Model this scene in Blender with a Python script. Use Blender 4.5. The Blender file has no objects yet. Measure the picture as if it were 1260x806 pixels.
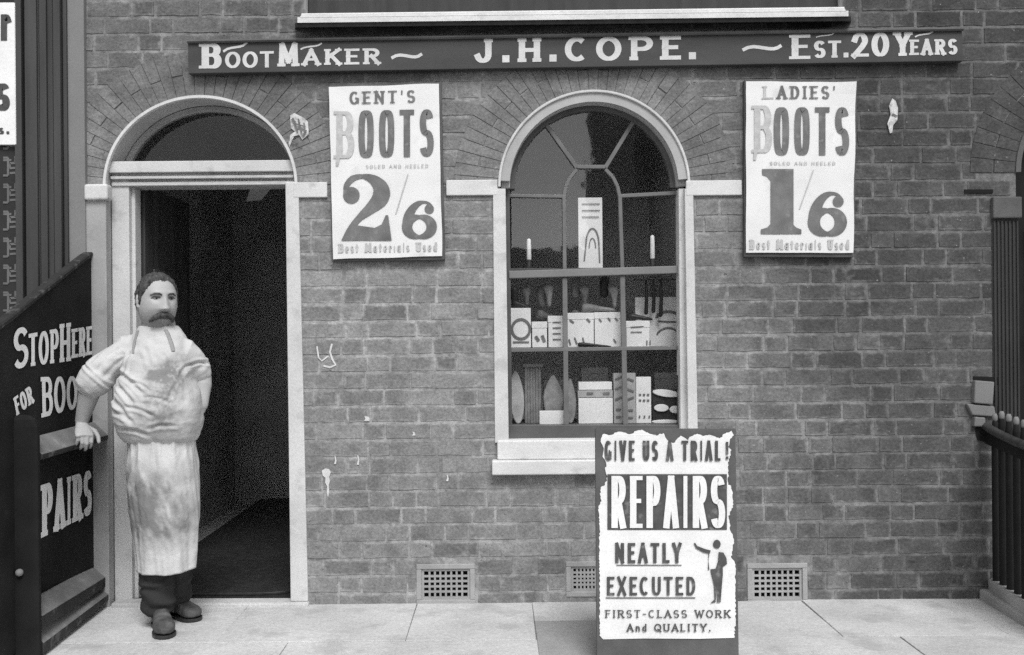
import bpy, bmesh, math, random
from mathutils import Vector, Matrix, Euler, noise
from mathutils.geometry import tessellate_polygon

random.seed(7)
S = bpy.context.scene
COL = S.collection
R = math.radians

# ------------------------------------------------------------------ camera, sky, sun, exposure
CAM_Y, CAM_Z, FPX = -4.8, 1.3625, 1152.0
VPX, VPY, ROLL = 611.0, 415.0, R(0.5)
cam_data = bpy.data.cameras.new("camera")
cam = bpy.data.objects.new("camera", cam_data)
COL.objects.link(cam)
cam.location = (0, CAM_Y, CAM_Z)
cam.rotation_euler = (R(90), ROLL, 0)
cam_data.sensor_width = 36
cam_data.lens = 36 * FPX / 1260
cam_data.shift_x = (630 - VPX) / 1260
cam_data.shift_y = (VPY - 403) / 1260
cam_data.clip_start = 0.05
cam_data.clip_end = 500
S.camera = cam

SUN_EL, SUN_AZ = 52, 12           # overcast: a broad, weak sun high behind the camera
world = bpy.data.worlds.new("World")
S.world = world
world.use_nodes = True
nt = world.node_tree
nt.nodes.clear()
wo = nt.nodes.new("ShaderNodeOutputWorld")
bg = nt.nodes.new("ShaderNodeBackground")
bw = nt.nodes.new("ShaderNodeRGBToBW")
sky = nt.nodes.new("ShaderNodeTexSky")
sky.sky_type = 'NISHITA'
sky.sun_disc = False
sky.sun_elevation = R(SUN_EL)
sky.sun_rotation = R(180 - SUN_AZ)
nt.links.new(sky.outputs[0], bw.inputs[0])
nt.links.new(bw.outputs[0], bg.inputs[0])
nt.links.new(bg.outputs[0], wo.inputs[0])
bg.inputs[1].default_value = 0.15

sl = bpy.data.lights.new("sun", 'SUN')
sl.energy = 1.5
sl.angle = R(24)
sl.color = (1, 1, 1)
sun = bpy.data.objects.new("sun", sl)
COL.objects.link(sun)
sun.location = (2, -6, 8)
sun.rotation_euler = (R(90 - SUN_EL), 0, R(SUN_AZ))

S.view_settings.view_transform = 'Standard'
S.view_settings.look = 'None'
S.view_settings.gamma = 1
S.view_settings.exposure = 0.68
S.render.filter_size = 1.9          # soft old lens
S.cycles.use_denoising = False      # leave the fine grain
S.cycles.max_bounces = 8

# ------------------------------------------------------------------ helpers
CR, SR = math.cos(ROLL), math.sin(ROLL)

def ray(px, py):
    dx, dy = px - VPX, VPY - py
    return Vector((dx * CR + dy * SR, FPX, -dx * SR + dy * CR))

CAMP = Vector((0, CAM_Y, CAM_Z))

def W(px, py, y=0.0):
    """point of the world at depth y behind the wall face that a spot of the photograph shows"""
    d = ray(px, py)
    return CAMP + d * ((y - CAM_Y) / d.y)

def onplane(px, py, p0, n):
    d = ray(px, py)
    return CAMP + d * ((p0 - CAMP).dot(n) / d.dot(n))

def mat(name, v, rough=.85, var=.12, scale=5, bump=.25, bscale=70, bdist=.003, tone=None, dirt=.1, spec=.3,
        fine=.08, fscale=140, stretch=None, stain=None):
    m = bpy.data.materials.new(name)
    m.use_nodes = True
    t = m.node_tree
    N, L = t.nodes, t.links
    b = N['Principled BSDF']
    b.inputs['Roughness'].default_value = rough
    b.inputs['Specular IOR Level'].default_value = spec
    tc = N.new('ShaderNodeTexCoord')
    vec = tc.outputs['Object']
    if stretch:
        mp = N.new('ShaderNodeMapping')
        mp.inputs['Scale'].default_value = stretch
        L.new(vec, mp.inputs[0])
        vec = mp.outputs[0]
    def nz(sc, det=4):
        n = N.new('ShaderNodeTexNoise')
        n.inputs['Scale'].default_value = sc
        n.inputs['Detail'].default_value = det
        L.new(vec, n.inputs['Vector'])
        return n.outputs['Fac']
    def mr(x, a, b_, c, d):
        n = N.new('ShaderNodeMapRange')
        for i, q in enumerate((a, b_, c, d)):
            n.inputs[1 + i].default_value = q
        L.new(x, n.inputs[0])
        return n.outputs[0]
    def mul(x, y):
        n = N.new('ShaderNodeMath')
        n.operation = 'MULTIPLY'
        L.new(x, n.inputs[0])
        if isinstance(y, float):
            n.inputs[1].default_value = y
        else:
            L.new(y, n.inputs[1])
        return n.outputs[0]
    def mix(f, x, y):
        n = N.new('ShaderNodeMix')
        n.data_type = 'FLOAT'
        L.new(f, n.inputs[0])
        L.new(x, n.inputs[2])
        n.inputs[3].default_value = y
        return n.outputs[0]
    k = mr(nz(scale), .28, .72, 1 - var, 1 + var)
    k = mul(k, mr(nz(fscale, 2), .25, .75, 1 - fine, 1 + fine))
    k = mul(k, float(v))
    if tone == 'mul':
        at = N.new('ShaderNodeAttribute')
        at.attribute_name = 'tone'
        k = mul(k, at.outputs['Fac'])
    if stain:                       # (noise scale, threshold, value): dirt patches
        k = mix(mr(nz(stain[0], 6), stain[1], stain[1] + .12, 0, stain[3] if len(stain) > 3 else .8), k, stain[2])
    if tone == 'dirt':
        at = N.new('ShaderNodeAttribute')
        at.attribute_name = 'tone'
        k = mix(at.outputs['Fac'], k, dirt)
    cc = N.new('ShaderNodeCombineColor')
    for i in range(3):
        L.new(k, cc.inputs[i])
    L.new(cc.outputs[0], b.inputs['Base Color'])
    if bump:
        bp = N.new('ShaderNodeBump')
        bp.inputs['Strength'].default_value = bump
        bp.inputs['Distance'].default_value = bdist
        L.new(nz(bscale, 5), bp.inputs['Height'])
        L.new(bp.outputs[0], b.inputs['Normal'])
    return m

def glass_mat(name, tint=1.0, refl=1.0):
    m = bpy.data.materials.new(name)
    m.use_nodes = True
    t = m.node_tree
    t.nodes.clear()
    N, L = t.nodes, t.links
    o = N.new('ShaderNodeOutputMaterial')
    mx = N.new('ShaderNodeMixShader')
    tr = N.new('ShaderNodeBsdfTransparent')
    tr.inputs[0].default_value = (tint, tint, tint, 1)
    g = N.new('ShaderNodeBsdfGlossy')
    g.inputs['Roughness'].default_value = .03
    lw = N.new('ShaderNodeLayerWeight')
    pw = N.new('ShaderNodeMath')
    pw.operation = 'POWER'
    pw.inputs[1].default_value = 5
    L.new(lw.outputs['Facing'], pw.inputs[0])
    f = N.new('ShaderNodeMapRange')
    f.inputs[3].default_value = .075 * refl
    f.inputs[4].default_value = 1
    L.new(pw.outputs[0], f.inputs[0])
    tc = N.new('ShaderNodeTexCoord')
    nz = N.new('ShaderNodeTexNoise')
    nz.inputs['Scale'].default_value = 5
    L.new(tc.outputs['Object'], nz.inputs['Vector'])
    bp = N.new('ShaderNodeBump')
    bp.inputs['Strength'].default_value = .12
    bp.inputs['Distance'].default_value = .01
    L.new(nz.outputs['Fac'], bp.inputs['Height'])
    L.new(bp.outputs[0], g.inputs['Normal'])
    L.new(f.outputs[0], mx.inputs[0])
    L.new(tr.outputs[0], mx.inputs[1])
    L.new(g.outputs[0], mx.inputs[2])
    L.new(mx.outputs[0], o.inputs[0])
    return m

M = dict(
    plaster=mat('painted_plaster', .42, .85, .14, 5, .25, 40, .004),
    grey_paint=mat('grey_masonry_paint', .37, .85, .16, 3, .3, 40, .004, stain=(9, .58, .25, .5)),
    white=mat('white_paint', .61, .65, .14, 3, .25, 35, .004, stain=(11, .57, .38, .55), fine=.1),
    stone=mat('whitened_stone', .68, .8, .12, 4, .4, 40, .005, stain=(9, .58, .44, .6), fine=.1),
    sash=mat('sash_paint', .10, .5, .18, 9, .15, 40, .002),
    bar=mat('bar_paint', .16, .5, .18, 9, .15, 40, .002),
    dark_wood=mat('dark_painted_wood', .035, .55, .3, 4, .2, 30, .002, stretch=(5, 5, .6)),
    board=mat('sign_board_paint', .058, .6, .25, 2.5, .15, 40, .002, stretch=(1, 2, 4)),
    side_board=mat('black_board_paint', .017, .7, .35, 5, .15, 40, .002, spec=.15, stain=(7, .64, .05, .5)),
    rail_top=mat('rail_pale_top', .19, .7, .3, 7, .3, stain=(14, .60, .34, .5)),
    rail=mat('worn_rail_paint', .028, .7, .4, 6, .2, 40, .002, stain=(16, .58, .16, .6)),
    black=mat('interior_dark', .58, .9, .2, 3, .1),
    door=mat('door_varnish', .075, .4, .3, 3, .1, 30, .002, stretch=(6, 6, .7)),
    letter_bright=mat('lightened_lettering', .85, .7, .08, 8, .05, stain=(30, .68, .4, .5)),  # lettering lightened to make up for weak light on the sideways board
    letter=mat('white_lettering', .62, .7, .12, 8, .05, stain=(30, .66, .3, .5)),
    paper=mat('poster_paper', .78, .85, .07, 4, .3, 12, .006, fine=.04, stain=(9, .60, .56, .5)),
    old_bill=mat('weathered_bill', .60, .9, .3, 30, .4, 30, .006, stain=(40, .52, .2, .6)),
    torn=mat('old_poster_paper', .76, .85, .08, 7, .3, 18, .006, stain=(16, .66, .5, .4)),
    ink=mat('grey_ink', .17, .85, .25, 12, 0, stain=(26, .60, .30, .5)),
    ink_dark=mat('dark_ink', .08, .85, .25, 25, 0, stain=(24, .60, .26, .6)),
    ink_pale=mat('faded_ink', .50, .8, .15, 30, 0),
    pole=mat('board_frame', .10, .7, .25, 8, .2),
    slab=mat('york_stone', .555, .92, .16, 2.4, .6, 24, .008, tone='mul', fine=.16, fscale=90, stain=(5.5, .55, .36, .55)),
    joint=mat('pavement_joint', .48, .95, .2, 5, .4),
    road=mat('road_setts', .10, .9, .2, 6, .4, 20, .01),
    iron=mat('iron_grid', .15, .6, .3, 20, .2),
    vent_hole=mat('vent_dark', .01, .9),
    shop=mat('shopfront_boards', .055, .6, .28, 3, .2, 30, .002, stretch=(6, 6, .5)),
    shop_dark=mat('shopfront_groove', .025, .6, .28, 3, .2),
    strip=mat('grey_pilaster_paint', .21, .8, .10, 3, .15, 40, .003),
    motif=mat('motif_relief', .14, .7, .2, 8, .2),
    rail_black=mat('railing_paint', .015, .7, .3, 6, .2, spec=.15),
    rail_worn=mat('railing_worn', .055, .5, .4, 12, .2),
    kerbstone=mat('plinth_stone', .36, .9, .2, 6, .4),
    fluted=mat('fluted_paint', .038, .7, .2, 5, .2),
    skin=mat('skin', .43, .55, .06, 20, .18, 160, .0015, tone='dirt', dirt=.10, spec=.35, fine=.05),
    hair=mat('dark_hair', .065, .7, .75, 70, .9, 170, .005, stretch=(1, 1, .35)),
    eye=mat('eye_white', .24, .3, .05),
    iris=mat('iris_dark', .03, .2, .05),
    shirt=mat('white_cotton', .60, .9, .07, 9, .6, 60, .004, tone='dirt', dirt=.13, fine=.05, fscale=300),
    apron=mat('apron_linen', .60, .9, .08, 9, .6, 50, .005, tone='dirt', dirt=.13, fine=.06, fscale=260),
    strap=mat('brace_webbing', .30, .8, .1, 20, .2),
    trousers=mat('dark_trousers', .032, .9, .2, 9, .5, 90, .004),
    boot=mat('worn_boot_leather', .085, .65, .5, 22, .6, 60, .004, stain=(40, .60, .14, .3)),
    carton=mat('white_carton', .82, .8, .08, 8, .1),
    carton_grey=mat('grey_carton', .42, .8, .12, 8, .1),
    leather=mat('tan_leather', .24, .6, .3, 22, .3, 50, .003),
    leather_pale=mat('pale_leather', .40, .7, .22, 16, .3),
    leather_dark=mat('black_leather', .035, .4, .3, 22, .2),
    glass=glass_mat('window_glass', .97, 1.15),
)

def wall_mat(name, kind, brick_v=.236, mort_v=.305):
    """old brick or its bed: lime mortar smeared over ragged brick edges, darker towards one end and the top"""
    m = bpy.data.materials.new(name)
    m.use_nodes = True
    t = m.node_tree
    N, L = t.nodes, t.links
    b = N['Principled BSDF']
    b.inputs['Roughness'].default_value = .93
    b.inputs['Specular IOR Level'].default_value = .2
    tc = N.new('ShaderNodeTexCoord').outputs['Object']
    def nz(sc, det=4, st=None, rough=.55):
        v = tc
        if st:
            mp = N.new('ShaderNodeMapping')
            mp.inputs['Scale'].default_value = st
            L.new(v, mp.inputs[0]); v = mp.outputs[0]
        n = N.new('ShaderNodeTexNoise')
        n.inputs['Scale'].default_value = sc
        n.inputs['Detail'].default_value = det
        n.inputs['Roughness'].default_value = rough
        L.new(v, n.inputs['Vector'])
        return n.outputs['Fac']
    def op(o, x, y, z=None):
        n = N.new('ShaderNodeMath')
        n.operation = o
        for i, q in enumerate((x, y, z)):
            if q is None: continue
            if isinstance(q, (int, float)): n.inputs[i].default_value = q
            else: L.new(q, n.inputs[i])
        return n.outputs[0]
    def mr(x, a, b_, c, d):
        n = N.new('ShaderNodeMapRange')
        n.interpolation_type = 'SMOOTHSTEP'
        for i, q in enumerate((a, b_, c, d)): n.inputs[1 + i].default_value = q
        L.new(x, n.inputs[0])
        return n.outputs[0]
    def mix(f, x, y):
        n = N.new('ShaderNodeMix')
        n.data_type = 'FLOAT'
        L.new(f, n.inputs[0]); L.new(x, n.inputs[2]); L.new(y, n.inputs[3])
        return n.outputs[0]
    big = nz(1.6, 5)
    sp = N.new('ShaderNodeSeparateXYZ')
    L.new(tc, sp.inputs[0])
    x, z = sp.outputs[0], sp.outputs[2]
    xs = op('MULTIPLY_ADD', op('SUBTRACT', big, .5), 1.5, x)
    wall_tone = mr(xs, .50, 1.85, 1.0, .36)  # darker towards the far end of the front
    zs = op('MULTIPLY_ADD', op('SUBTRACT', nz(1.1, 4), .5), .8, z)
    top_tone = op('MAXIMUM', mr(zs, 2.0, 2.75, 1.0, .58), mr(x, -.9, -.3, 0.0, .8))  # darker towards the top, most at the door end
    wall_tone = op('MULTIPLY', wall_tone, top_tone)
    wall_tone = op('MULTIPLY', wall_tone, mr(nz(.9, 3), .3, .7, .88, 1.12))
    mort = op('MULTIPLY', mr(nz(7, 5), .3, .72, mort_v * .74, mort_v * 1.32), mr(nz(45, 3), .3, .7, .8, 1.2))
    mort = op('MULTIPLY', mort, op('POWER', wall_tone, -.32))                               # joints darken less than the bricks
    if kind == 'mortar':
        k = mort
    else:
        br = op('MULTIPLY', mr(nz(9, 6), .28, .72, brick_v * .80, brick_v * 1.2), mr(nz(70, 4, None, .7), .3, .7, .78, 1.22))
        at = N.new('ShaderNodeAttribute'); at.attribute_name = 'tone'
        br = op('MULTIPLY', br, at.outputs['Fac'])
        ed = N.new('ShaderNodeAttribute'); ed.attribute_name = 'edge'
        s = op('MULTIPLY_ADD', op('SUBTRACT', nz(5.5, 5, (1, 1, 1.9)), .5), 2.4, op('MULTIPLY', ed.outputs['Fac'], .62))
        s = op('MULTIPLY_ADD', op('SUBTRACT', nz(38, 4), .5), 1.5, s)
        k = mix(mr(s, .12, .95, 0, .85), br, mort)
        k = op('MULTIPLY', k, mr(nz(16, 5, (.7, 1, 2.2)), .62, .78, 1.0, .66))     # dark weather spots
    k = op('MULTIPLY', k, wall_tone)
    fl = N.new('ShaderNodeValue'); fl.outputs[0].default_value = .42
    k = mix(mr(nz(62, 3), .69, .76, 0, .75), k, fl.outputs[0])                        # lime flecks
    pit = N.new('ShaderNodeValue'); pit.outputs[0].default_value = .035
    k = mix(mr(nz(44, 4, (1, 1, 1.5)), .68, .76, 0, .8), k, pit.outputs[0])           # pits
    cc = N.new('ShaderNodeCombineColor')
    for i in range(3): L.new(k, cc.inputs[i])
    L.new(cc.outputs[0], b.inputs['Base Color'])
    bp = N.new('ShaderNodeBump')
    bp.inputs['Strength'].default_value = .8
    bp.inputs['Distance'].default_value = .006
    L.new(op('MULTIPLY_ADD', nz(14, 3), .8, nz(55, 5)), bp.inputs['Height'])
    L.new(bp.outputs[0], b.inputs['Normal'])
    return m

M['brick'] = wall_mat('brick', 'brick')
M['mortar'] = wall_mat('mortar', 'mortar')
M['arch_brick'] = wall_mat('arch_brick', 'brick', .25, .32)
M['plain_brick'] = mat('plain_brick', .2, .9)
M['grimy_stone'] = mat('grimy_stone', .105, .9, .25, 9, .4)
M['dusty_glass'] = glass_mat('dusty_glass', .8, .45)

ORG = {}

class MB:
    """collects polygons and links them as ONE mesh object"""
    def __init__(s):
        s.v, s.f, s.m, s.t = [], [], [], []
    def poly(s, pts, mi=0, tone=1.0):
        i = len(s.v)
        s.v += [Vector(p) for p in pts]
        s.t += [tone] * len(pts)
        s.f.append(tuple(range(i, i + len(pts))))
        s.m.append(mi)
    def mesh(s, vs, fs, mi=0, tone=1.0):
        i = len(s.v)
        s.v += [Vector(p) for p in vs]
        s.t += [tone] * len(vs)
        for f in fs:
            s.f.append(tuple(i + k for k in f))
            s.m.append(mi)
    def hexa(s, a, b, mi=0, tone=1.0):
        """a: four front points (counter-clockwise seen from the front), b: the matching four behind"""
        s.mesh(list(a) + list(b), [(0, 1, 2, 3), (7, 6, 5, 4), (4, 5, 1, 0), (5, 6, 2, 1), (6, 7, 3, 2), (7, 4, 0, 3)], mi, tone)
    def box(s, x0, x1, y0, y1, z0, z1, mi=0, tone=1.0):
        s.hexa([(x0, y0, z0), (x1, y0, z0), (x1, y0, z1), (x0, y0, z1)],
               [(x0, y1, z0), (x1, y1, z0), (x1, y1, z1), (x0, y1, z1)], mi, tone)
    def prism(s, pts, off, mi=0, tone=1.0):
        n = len(pts)
        p = [Vector(q) for q in pts]
        q = [a + Vector(off) for a in p]
        fs = [tuple(range(n)), tuple(range(2 * n - 1, n - 1, -1))]
        fs += [(i + n, (i + 1) % n + n, (i + 1) % n, i) for i in range(n)]
        s.mesh(p + q, fs, mi, tone)
    def bar(s, p, q, w, d, mi=0):
        """a bar in the wall's plane from p to q, w wide, its back d metres behind p"""
        p, q = Vector(p), Vector(q)
        t = (q - p).normalized()
        n = t.cross(Vector((0, 1, 0))).normalized() * (w / 2)
        s.prism([p - n, p + n, q + n, q - n], (0, d, 0), mi)
    def loft(s, rings, caps=True, mi=0, tone=1.0, closed=True):
        n = len(rings[0])
        vs = [p for r in rings for p in r]
        fs = []
        for k in range(len(rings) - 1):
            for i in range(n if closed else n - 1):
                j = (i + 1) % n
                fs.append((k * n + i, k * n + j, (k + 1) * n + j, (k + 1) * n + i))
        if caps:
            fs.append(tuple(range(n - 1, -1, -1)))
            fs.append(tuple((len(rings) - 1) * n + i for i in range(n)))
        s.mesh(vs, fs, mi, tone)
    def tube(s, pts, rad, n=14, mi=0, flat=None):
        """tapered tube; rad a list of radii; flat (a vector, factor) squeezes it along that vector"""
        pts = [Vector(p) for p in pts]
        if not isinstance(rad, (list, tuple)):
            rad = [rad] * len(pts)
        rings = []
        up = None
        for i, p in enumerate(pts):
            t = (pts[min(i + 1, len(pts) - 1)] - pts[max(i - 1, 0)]).normalized()
            if up is None:
                up = t.orthogonal().normalized()
            up = (up - t * up.dot(t)).normalized()
            sd = t.cross(up)
            ring = []
            for k in range(n):
                a = 2 * math.pi * k / n
                o = (up * math.cos(a) + sd * math.sin(a)) * rad[i]
                if flat:
                    fv = Vector(flat[0]).normalized()
                    o = o - fv * o.dot(fv) * (1 - flat[1])
                ring.append(p + o)
            rings.append(ring)
        for e, q, sgn in ((0, 1, -1), (-1, -2, 1)):       # rounded ends
            t = (pts[e] - pts[q]).normalized()
            c = pts[e]
            extra = []
            for f, h in ((.8, .5), (.35, .85)):
                extra.append([c + (w - c) * f + t * rad[e] * h for w in rings[e]])
            if e == 0:
                rings = extra[::-1] + rings
            else:
                rings = rings + extra
        s.loft(rings, True, mi)
    def ell(s, c, r, n=20, mi=0, rot=None):
        rings = []
        m = n // 2
        for i in range(1, m):
            th = math.pi * i / m
            ring = []
            for k in range(n):
                a = 2 * math.pi * k / n
                p = Vector((r[0] * math.sin(th) * math.cos(a), r[1] * math.sin(th) * math.sin(a), -r[2] * math.cos(th)))
                if rot:
                    p = rot @ p
                ring.append(Vector(c) + p)
            rings.append(ring)
        s.loft(rings, True, mi)
    def build(s, name, mats, parent=None, smooth=False, bevel=0, seg=2):
        org = ORG[parent.name] if parent else None
        if org is None:
            xs = [v.x for v in s.v]; ys = [v.y for v in s.v]; zs = [v.z for v in s.v]
            org = Vector(((min(xs) + max(xs)) / 2, (min(ys) + max(ys)) / 2, min(zs)))
        me = bpy.data.meshes.new(name)
        me.from_pydata([v - org for v in s.v], [], s.f)
        for m in (mats if isinstance(mats, (list, tuple)) else [mats]):
            me.materials.append(m)
        me.polygons.foreach_set('material_index', s.m)
        if smooth:
            me.polygons.foreach_set('use_smooth', [True] * len(s.f))
        at = me.attributes.new('tone', 'FLOAT', 'POINT')
        at.data.foreach_set('value', s.t)
        me.update()
        o = bpy.data.objects.new(name, me)
        COL.objects.link(o)
        if parent:
            o.parent = parent
        else:
            o.location = org
        ORG[o.name] = org
        if bevel:
            b = o.modifiers.new('soft_edge', 'BEVEL')
            b.width = bevel
            b.segments = seg
            b.limit_method = 'ANGLE'
            b.harden_normals = False
        return o

def words(parent, m, items, name='lettering'):
    for s, q, *a in items:
        k = dict(a[0]) if a else {}
        lettering(mb := MB(), s, q, **k)
        mb.build(name, m, parent)

def tag(o, label=None, cat=None, group=None, kind=None):
    for k, v in (('label', label), ('category', cat), ('group', group), ('kind', kind)):
        if v:
            o[k] = v
    return o

def thing(name, loc, label, cat, group=None):
    o = bpy.data.objects.new(name, None)
    o.empty_display_size = .1
    COL.objects.link(o)
    o.location = loc
    ORG[o.name] = Vector(loc)
    return tag(o, label, cat, group)

def remeshed(mb, name, mats, parent, voxel, smooth_it=3, disp=None, tonef=None):
    """the collected closed pieces fused into one continuous skin"""
    org = ORG[parent.name]
    me = bpy.data.meshes.new('raw')
    me.from_pydata(mb.v, [], mb.f)
    bm = bmesh.new()
    bm.from_mesh(me)
    bmesh.ops.recalc_face_normals(bm, faces=bm.faces)
    bm.to_mesh(me)
    bm.free()
    t = bpy.data.objects.new('raw', me)
    COL.objects.link(t)
    r = t.modifiers.new('r', 'REMESH')
    r.mode = 'VOXEL'
    r.voxel_size = voxel
    r.adaptivity = 0
    if smooth_it:
        sm = t.modifiers.new('s', 'SMOOTH')
        sm.factor = .5
        sm.iterations = smooth_it
    dg = bpy.context.evaluated_depsgraph_get()
    out = bpy.data.meshes.new_from_object(t.evaluated_get(dg))
    bpy.data.objects.remove(t)
    bpy.data.meshes.remove(me)
    out.name = name
    out.materials.clear()
    for m in (mats if isinstance(mats, (list, tuple)) else [mats]):
        out.materials.append(m)
    if disp:
        nn = [v.normal.copy() for v in out.vertices]
        for v, n in zip(out.vertices, nn):
            v.co = v.co + n * disp(v.co, n)
    at = out.attributes.new('tone', 'FLOAT', 'POINT')
    at.data.foreach_set('value', [tonef(v.co) if tonef else 0.0 for v in out.vertices])
    for v in out.vertices:
        v.co = v.co - org
    out.polygons.foreach_set('use_smooth', [True] * len(out.polygons))
    out.polygons.foreach_set('material_index', [0] * len(out.polygons))
    out.update()
    o = bpy.data.objects.new(name, out)
    COL.objects.link(o)
    o.parent = parent
    ORG[o.name] = org
    return o

# ------------------------------------------------------------------ sign-writer's letters (strokes in a unit box)
def arc(cx, cy, rx, ry, a0, a1, n=12):
    return [(cx + rx * math.cos(R(a0 + (a1 - a0) * i / n)), cy + ry * math.sin(R(a0 + (a1 - a0) * i / n))) for i in range(n + 1)]

def ring(cx=.5, cy=.5, rx=.5, ry=.5, n=28):
    return arc(cx, cy, rx, ry, 90, 450, n)[:-1] + ['closed']

G = {
    'A': ([[(0, 0), (.5, 1)], [(.5, 1), (1, 0)], [(.2, .34), (.8, .34)]], [(0, 0), (1, 0)]),
    'B': ([[(.12, 0), (.12, 1)], [(.12, 1)] + arc(.55, .77, .38, .23, 90, -90) + [(.12, .54)], [(.12, .54)] + arc(.6, .27, .4, .27, 90, -90) + [(.12, 0)]], [(.05, 0), (.05, 1)]),
    'C': ([arc(.52, .5, .5, .5, 48, 312, 22)], []),
    'D': ([[(.12, 0), (.12, 1)], [(.12, 1)] + arc(.45, .5, .55, .5, 90, -90, 16) + [(.12, 0)]], [(.05, 0), (.05, 1)]),
    'E': ([[(.12, 0), (.12, 1)], [(.1, 1), (1, 1)], [(.1, .52), (.8, .52)], [(.1, 0), (1, 0)]], [(.05, 0), (.05, 1)]),
    'F': ([[(.12, 0), (.12, 1)], [(.1, 1), (1, 1)], [(.1, .52), (.8, .52)]], [(.1, 0), (.05, 1)]),
    'G': ([arc(.5, .5, .5, .5, 48, 352, 24), [(.97, .0), (.97, .46)], [(.6, .46), (.97, .46)]], []),
    'H': ([[(.08, 0), (.08, 1)], [(.92, 0), (.92, 1)], [(.08, .5), (.92, .5)]], [(.08, 0), (.08, 1), (.92, 0), (.92, 1)]),
    'I': ([[(.5, 0), (.5, 1)]], [(.5, 0), (.5, 1)]),
    'J': ([[(.8, 1), (.8, .32)] + arc(.42, .3, .38, .3, 0, -160, 12)], [(.8, 1)]),
    'K': ([[(.1, 0), (.1, 1)], [(.95, 1), (.12, .42)], [(.4, .6), (1, 0)]], [(.1, 0), (.1, 1), (.95, 1), (1, 0)]),
    'L': ([[(.12, 0), (.12, 1)], [(.1, 0), (1, 0)]], [(.1, 1), (.05, 0)]),
    'M': ([[(.05, 0), (.1, 1)], [(.1, 1), (.5, .2)], [(.5, .2), (.9, 1)], [(.95, 0), (.9, 1)]], [(.05, 0), (.95, 0)]),
    'N': ([[(.08, 0), (.08, 1)], [(.08, 1), (.92, 0)], [(.92, 0), (.92, 1)]], [(.08, 0), (.92, 1), (.06, 1)]),
    'O': ([ring()], []),
    'Ø': ([[(.5 + .5 * math.copysign(abs(math.cos(t)) ** .55, math.cos(t)), .5 + .5 * math.copysign(abs(math.sin(t)) ** .8, math.sin(t))) for t in [math.pi * k / 20 for k in range(40)]] + ['closed']], []),
    'P': ([[(.12, 0), (.12, 1)], [(.12, 1)] + arc(.55, .73, .45, .27, 90, -90) + [(.12, .46)]], [(.1, 0), (.05, 1)]),
    'Q': ([ring(), [(.55, .25), (1, -.08)]], []),
    'R': ([[(.1, 0), (.1, 1)], [(.1, 1)] + arc(.52, .75, .42, .25, 90, -90) + [(.1, .5)], [(.5, .5), (.98, 0)]], [(.08, 0), (.05, 1), (.98, 0)]),
    'S': ([arc(.5, .745, .46, .255, 25, 270, 18)[:-1] + arc(.5, .255, .48, .255, 90, -155, 18)], []),
    'T': ([[(.5, 0), (.5, 1)], [(0, 1), (1, 1)]], [(.5, 0)]),
    'U': ([[(.06, 1), (.06, .3)] + arc(.5, .3, .44, .3, 180, 360, 16) + [(.94, 1)]], [(.06, 1), (.94, 1)]),
    'V': ([[(0, 1), (.5, 0)], [(.5, 0), (1, 1)]], [(0, 1), (1, 1)]),
    'W': ([[(0, 1), (.27, 0)], [(.27, 0), (.5, .9)], [(.5, .9), (.73, 0)], [(.73, 0), (1, 1)]], [(0, 1), (1, 1)]),
    'X': ([[(.05, 0), (.95, 1)], [(.05, 1), (.95, 0)]], [(.05, 0), (.95, 0), (.05, 1), (.95, 1)]),
    'Y': ([[(0, 1), (.5, .45)], [(1, 1), (.5, .45)], [(.5, .45), (.5, 0)]], [(.5, 0), (0, 1), (1, 1)]),
    '2': ([[(.06, .74)] + arc(.5, .7, .43, .3, 165, -15, 14) + [(.7, .42), (.3, .16), (.05, 0)], [(.02, 0), (1, 0)]], []),
    '0': ([ring()], []),
    '.': ('dot', 0), ',': ('dot', 0),
    "'": ([[(.5, 1), (.4, .76)]], []),
    '!': ([[(.5, 1), (.5, .32)]], 'bang'),
    '-': ([[(.1, .45), (.9, .45)]], []),
    '~': ([[(0, .4), (.1, .58), (.25, .66), (.4, .6), (.55, .5), (.7, .4), (.84, .38), (.94, .48), (1, .62)]], []),
    '_': ([[(0, .1), (.12, .3), (.3, .42), (.5, .5), (.7, .56), (.86, .68), (1, .95)]], []),
    'a': ([[(.85, .0), (.85, .62)], ring(.45, .32, .4, .32, 16)], []),
    'd': ([[(.85, 0), (.85, 1)], ring(.45, .32, .4, .32, 16)], []),
    'e': ([arc(.5, .32, .45, .32, 0, 320, 14), [(.1, .33), (.93, .33)]], []),
    'i': ([[(.5, 0), (.5, .62)]], []),
    'l': ([[(.5, 0), (.5, 1)]], []),
    'n': ([[(.1, 0), (.1, .64)], [(.1, .4)] + arc(.5, .36, .38, .28, 160, 0, 8) + [(.88, 0)]], []),
    'r': ([[(.2, 0), (.2, .64)], [(.2, .38)] + arc(.6, .4, .4, .24, 150, 40, 6)], []),
    's': ([arc(.5, .48, .38, .16, 30, 270, 10)[:-1] + arc(.5, .16, .4, .16, 90, -150, 10)], []),
    't': ([[(.45, .05), (.45, .9)], [(.1, .62), (.9, .62)]], []),
}
AW = {'I': .45, 'M': 1.3, 'W': 1.4, '.': .38, "'": .3, '!': .4, '-': .6, ' ': .55, 'J': .8, 'E': .85, 'F': .82, 'L': .8, 'S': .88, 'T': .95,
      'i': .35, 'l': .35, 't': .55, 'r': .6, 's': .65, 'e': .7, 'a': .75, 'd': .75, 'n': .75, 'N': 1.05, 'O': 1.05, 'Q': 1.1, 'A': 1.05}

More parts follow.
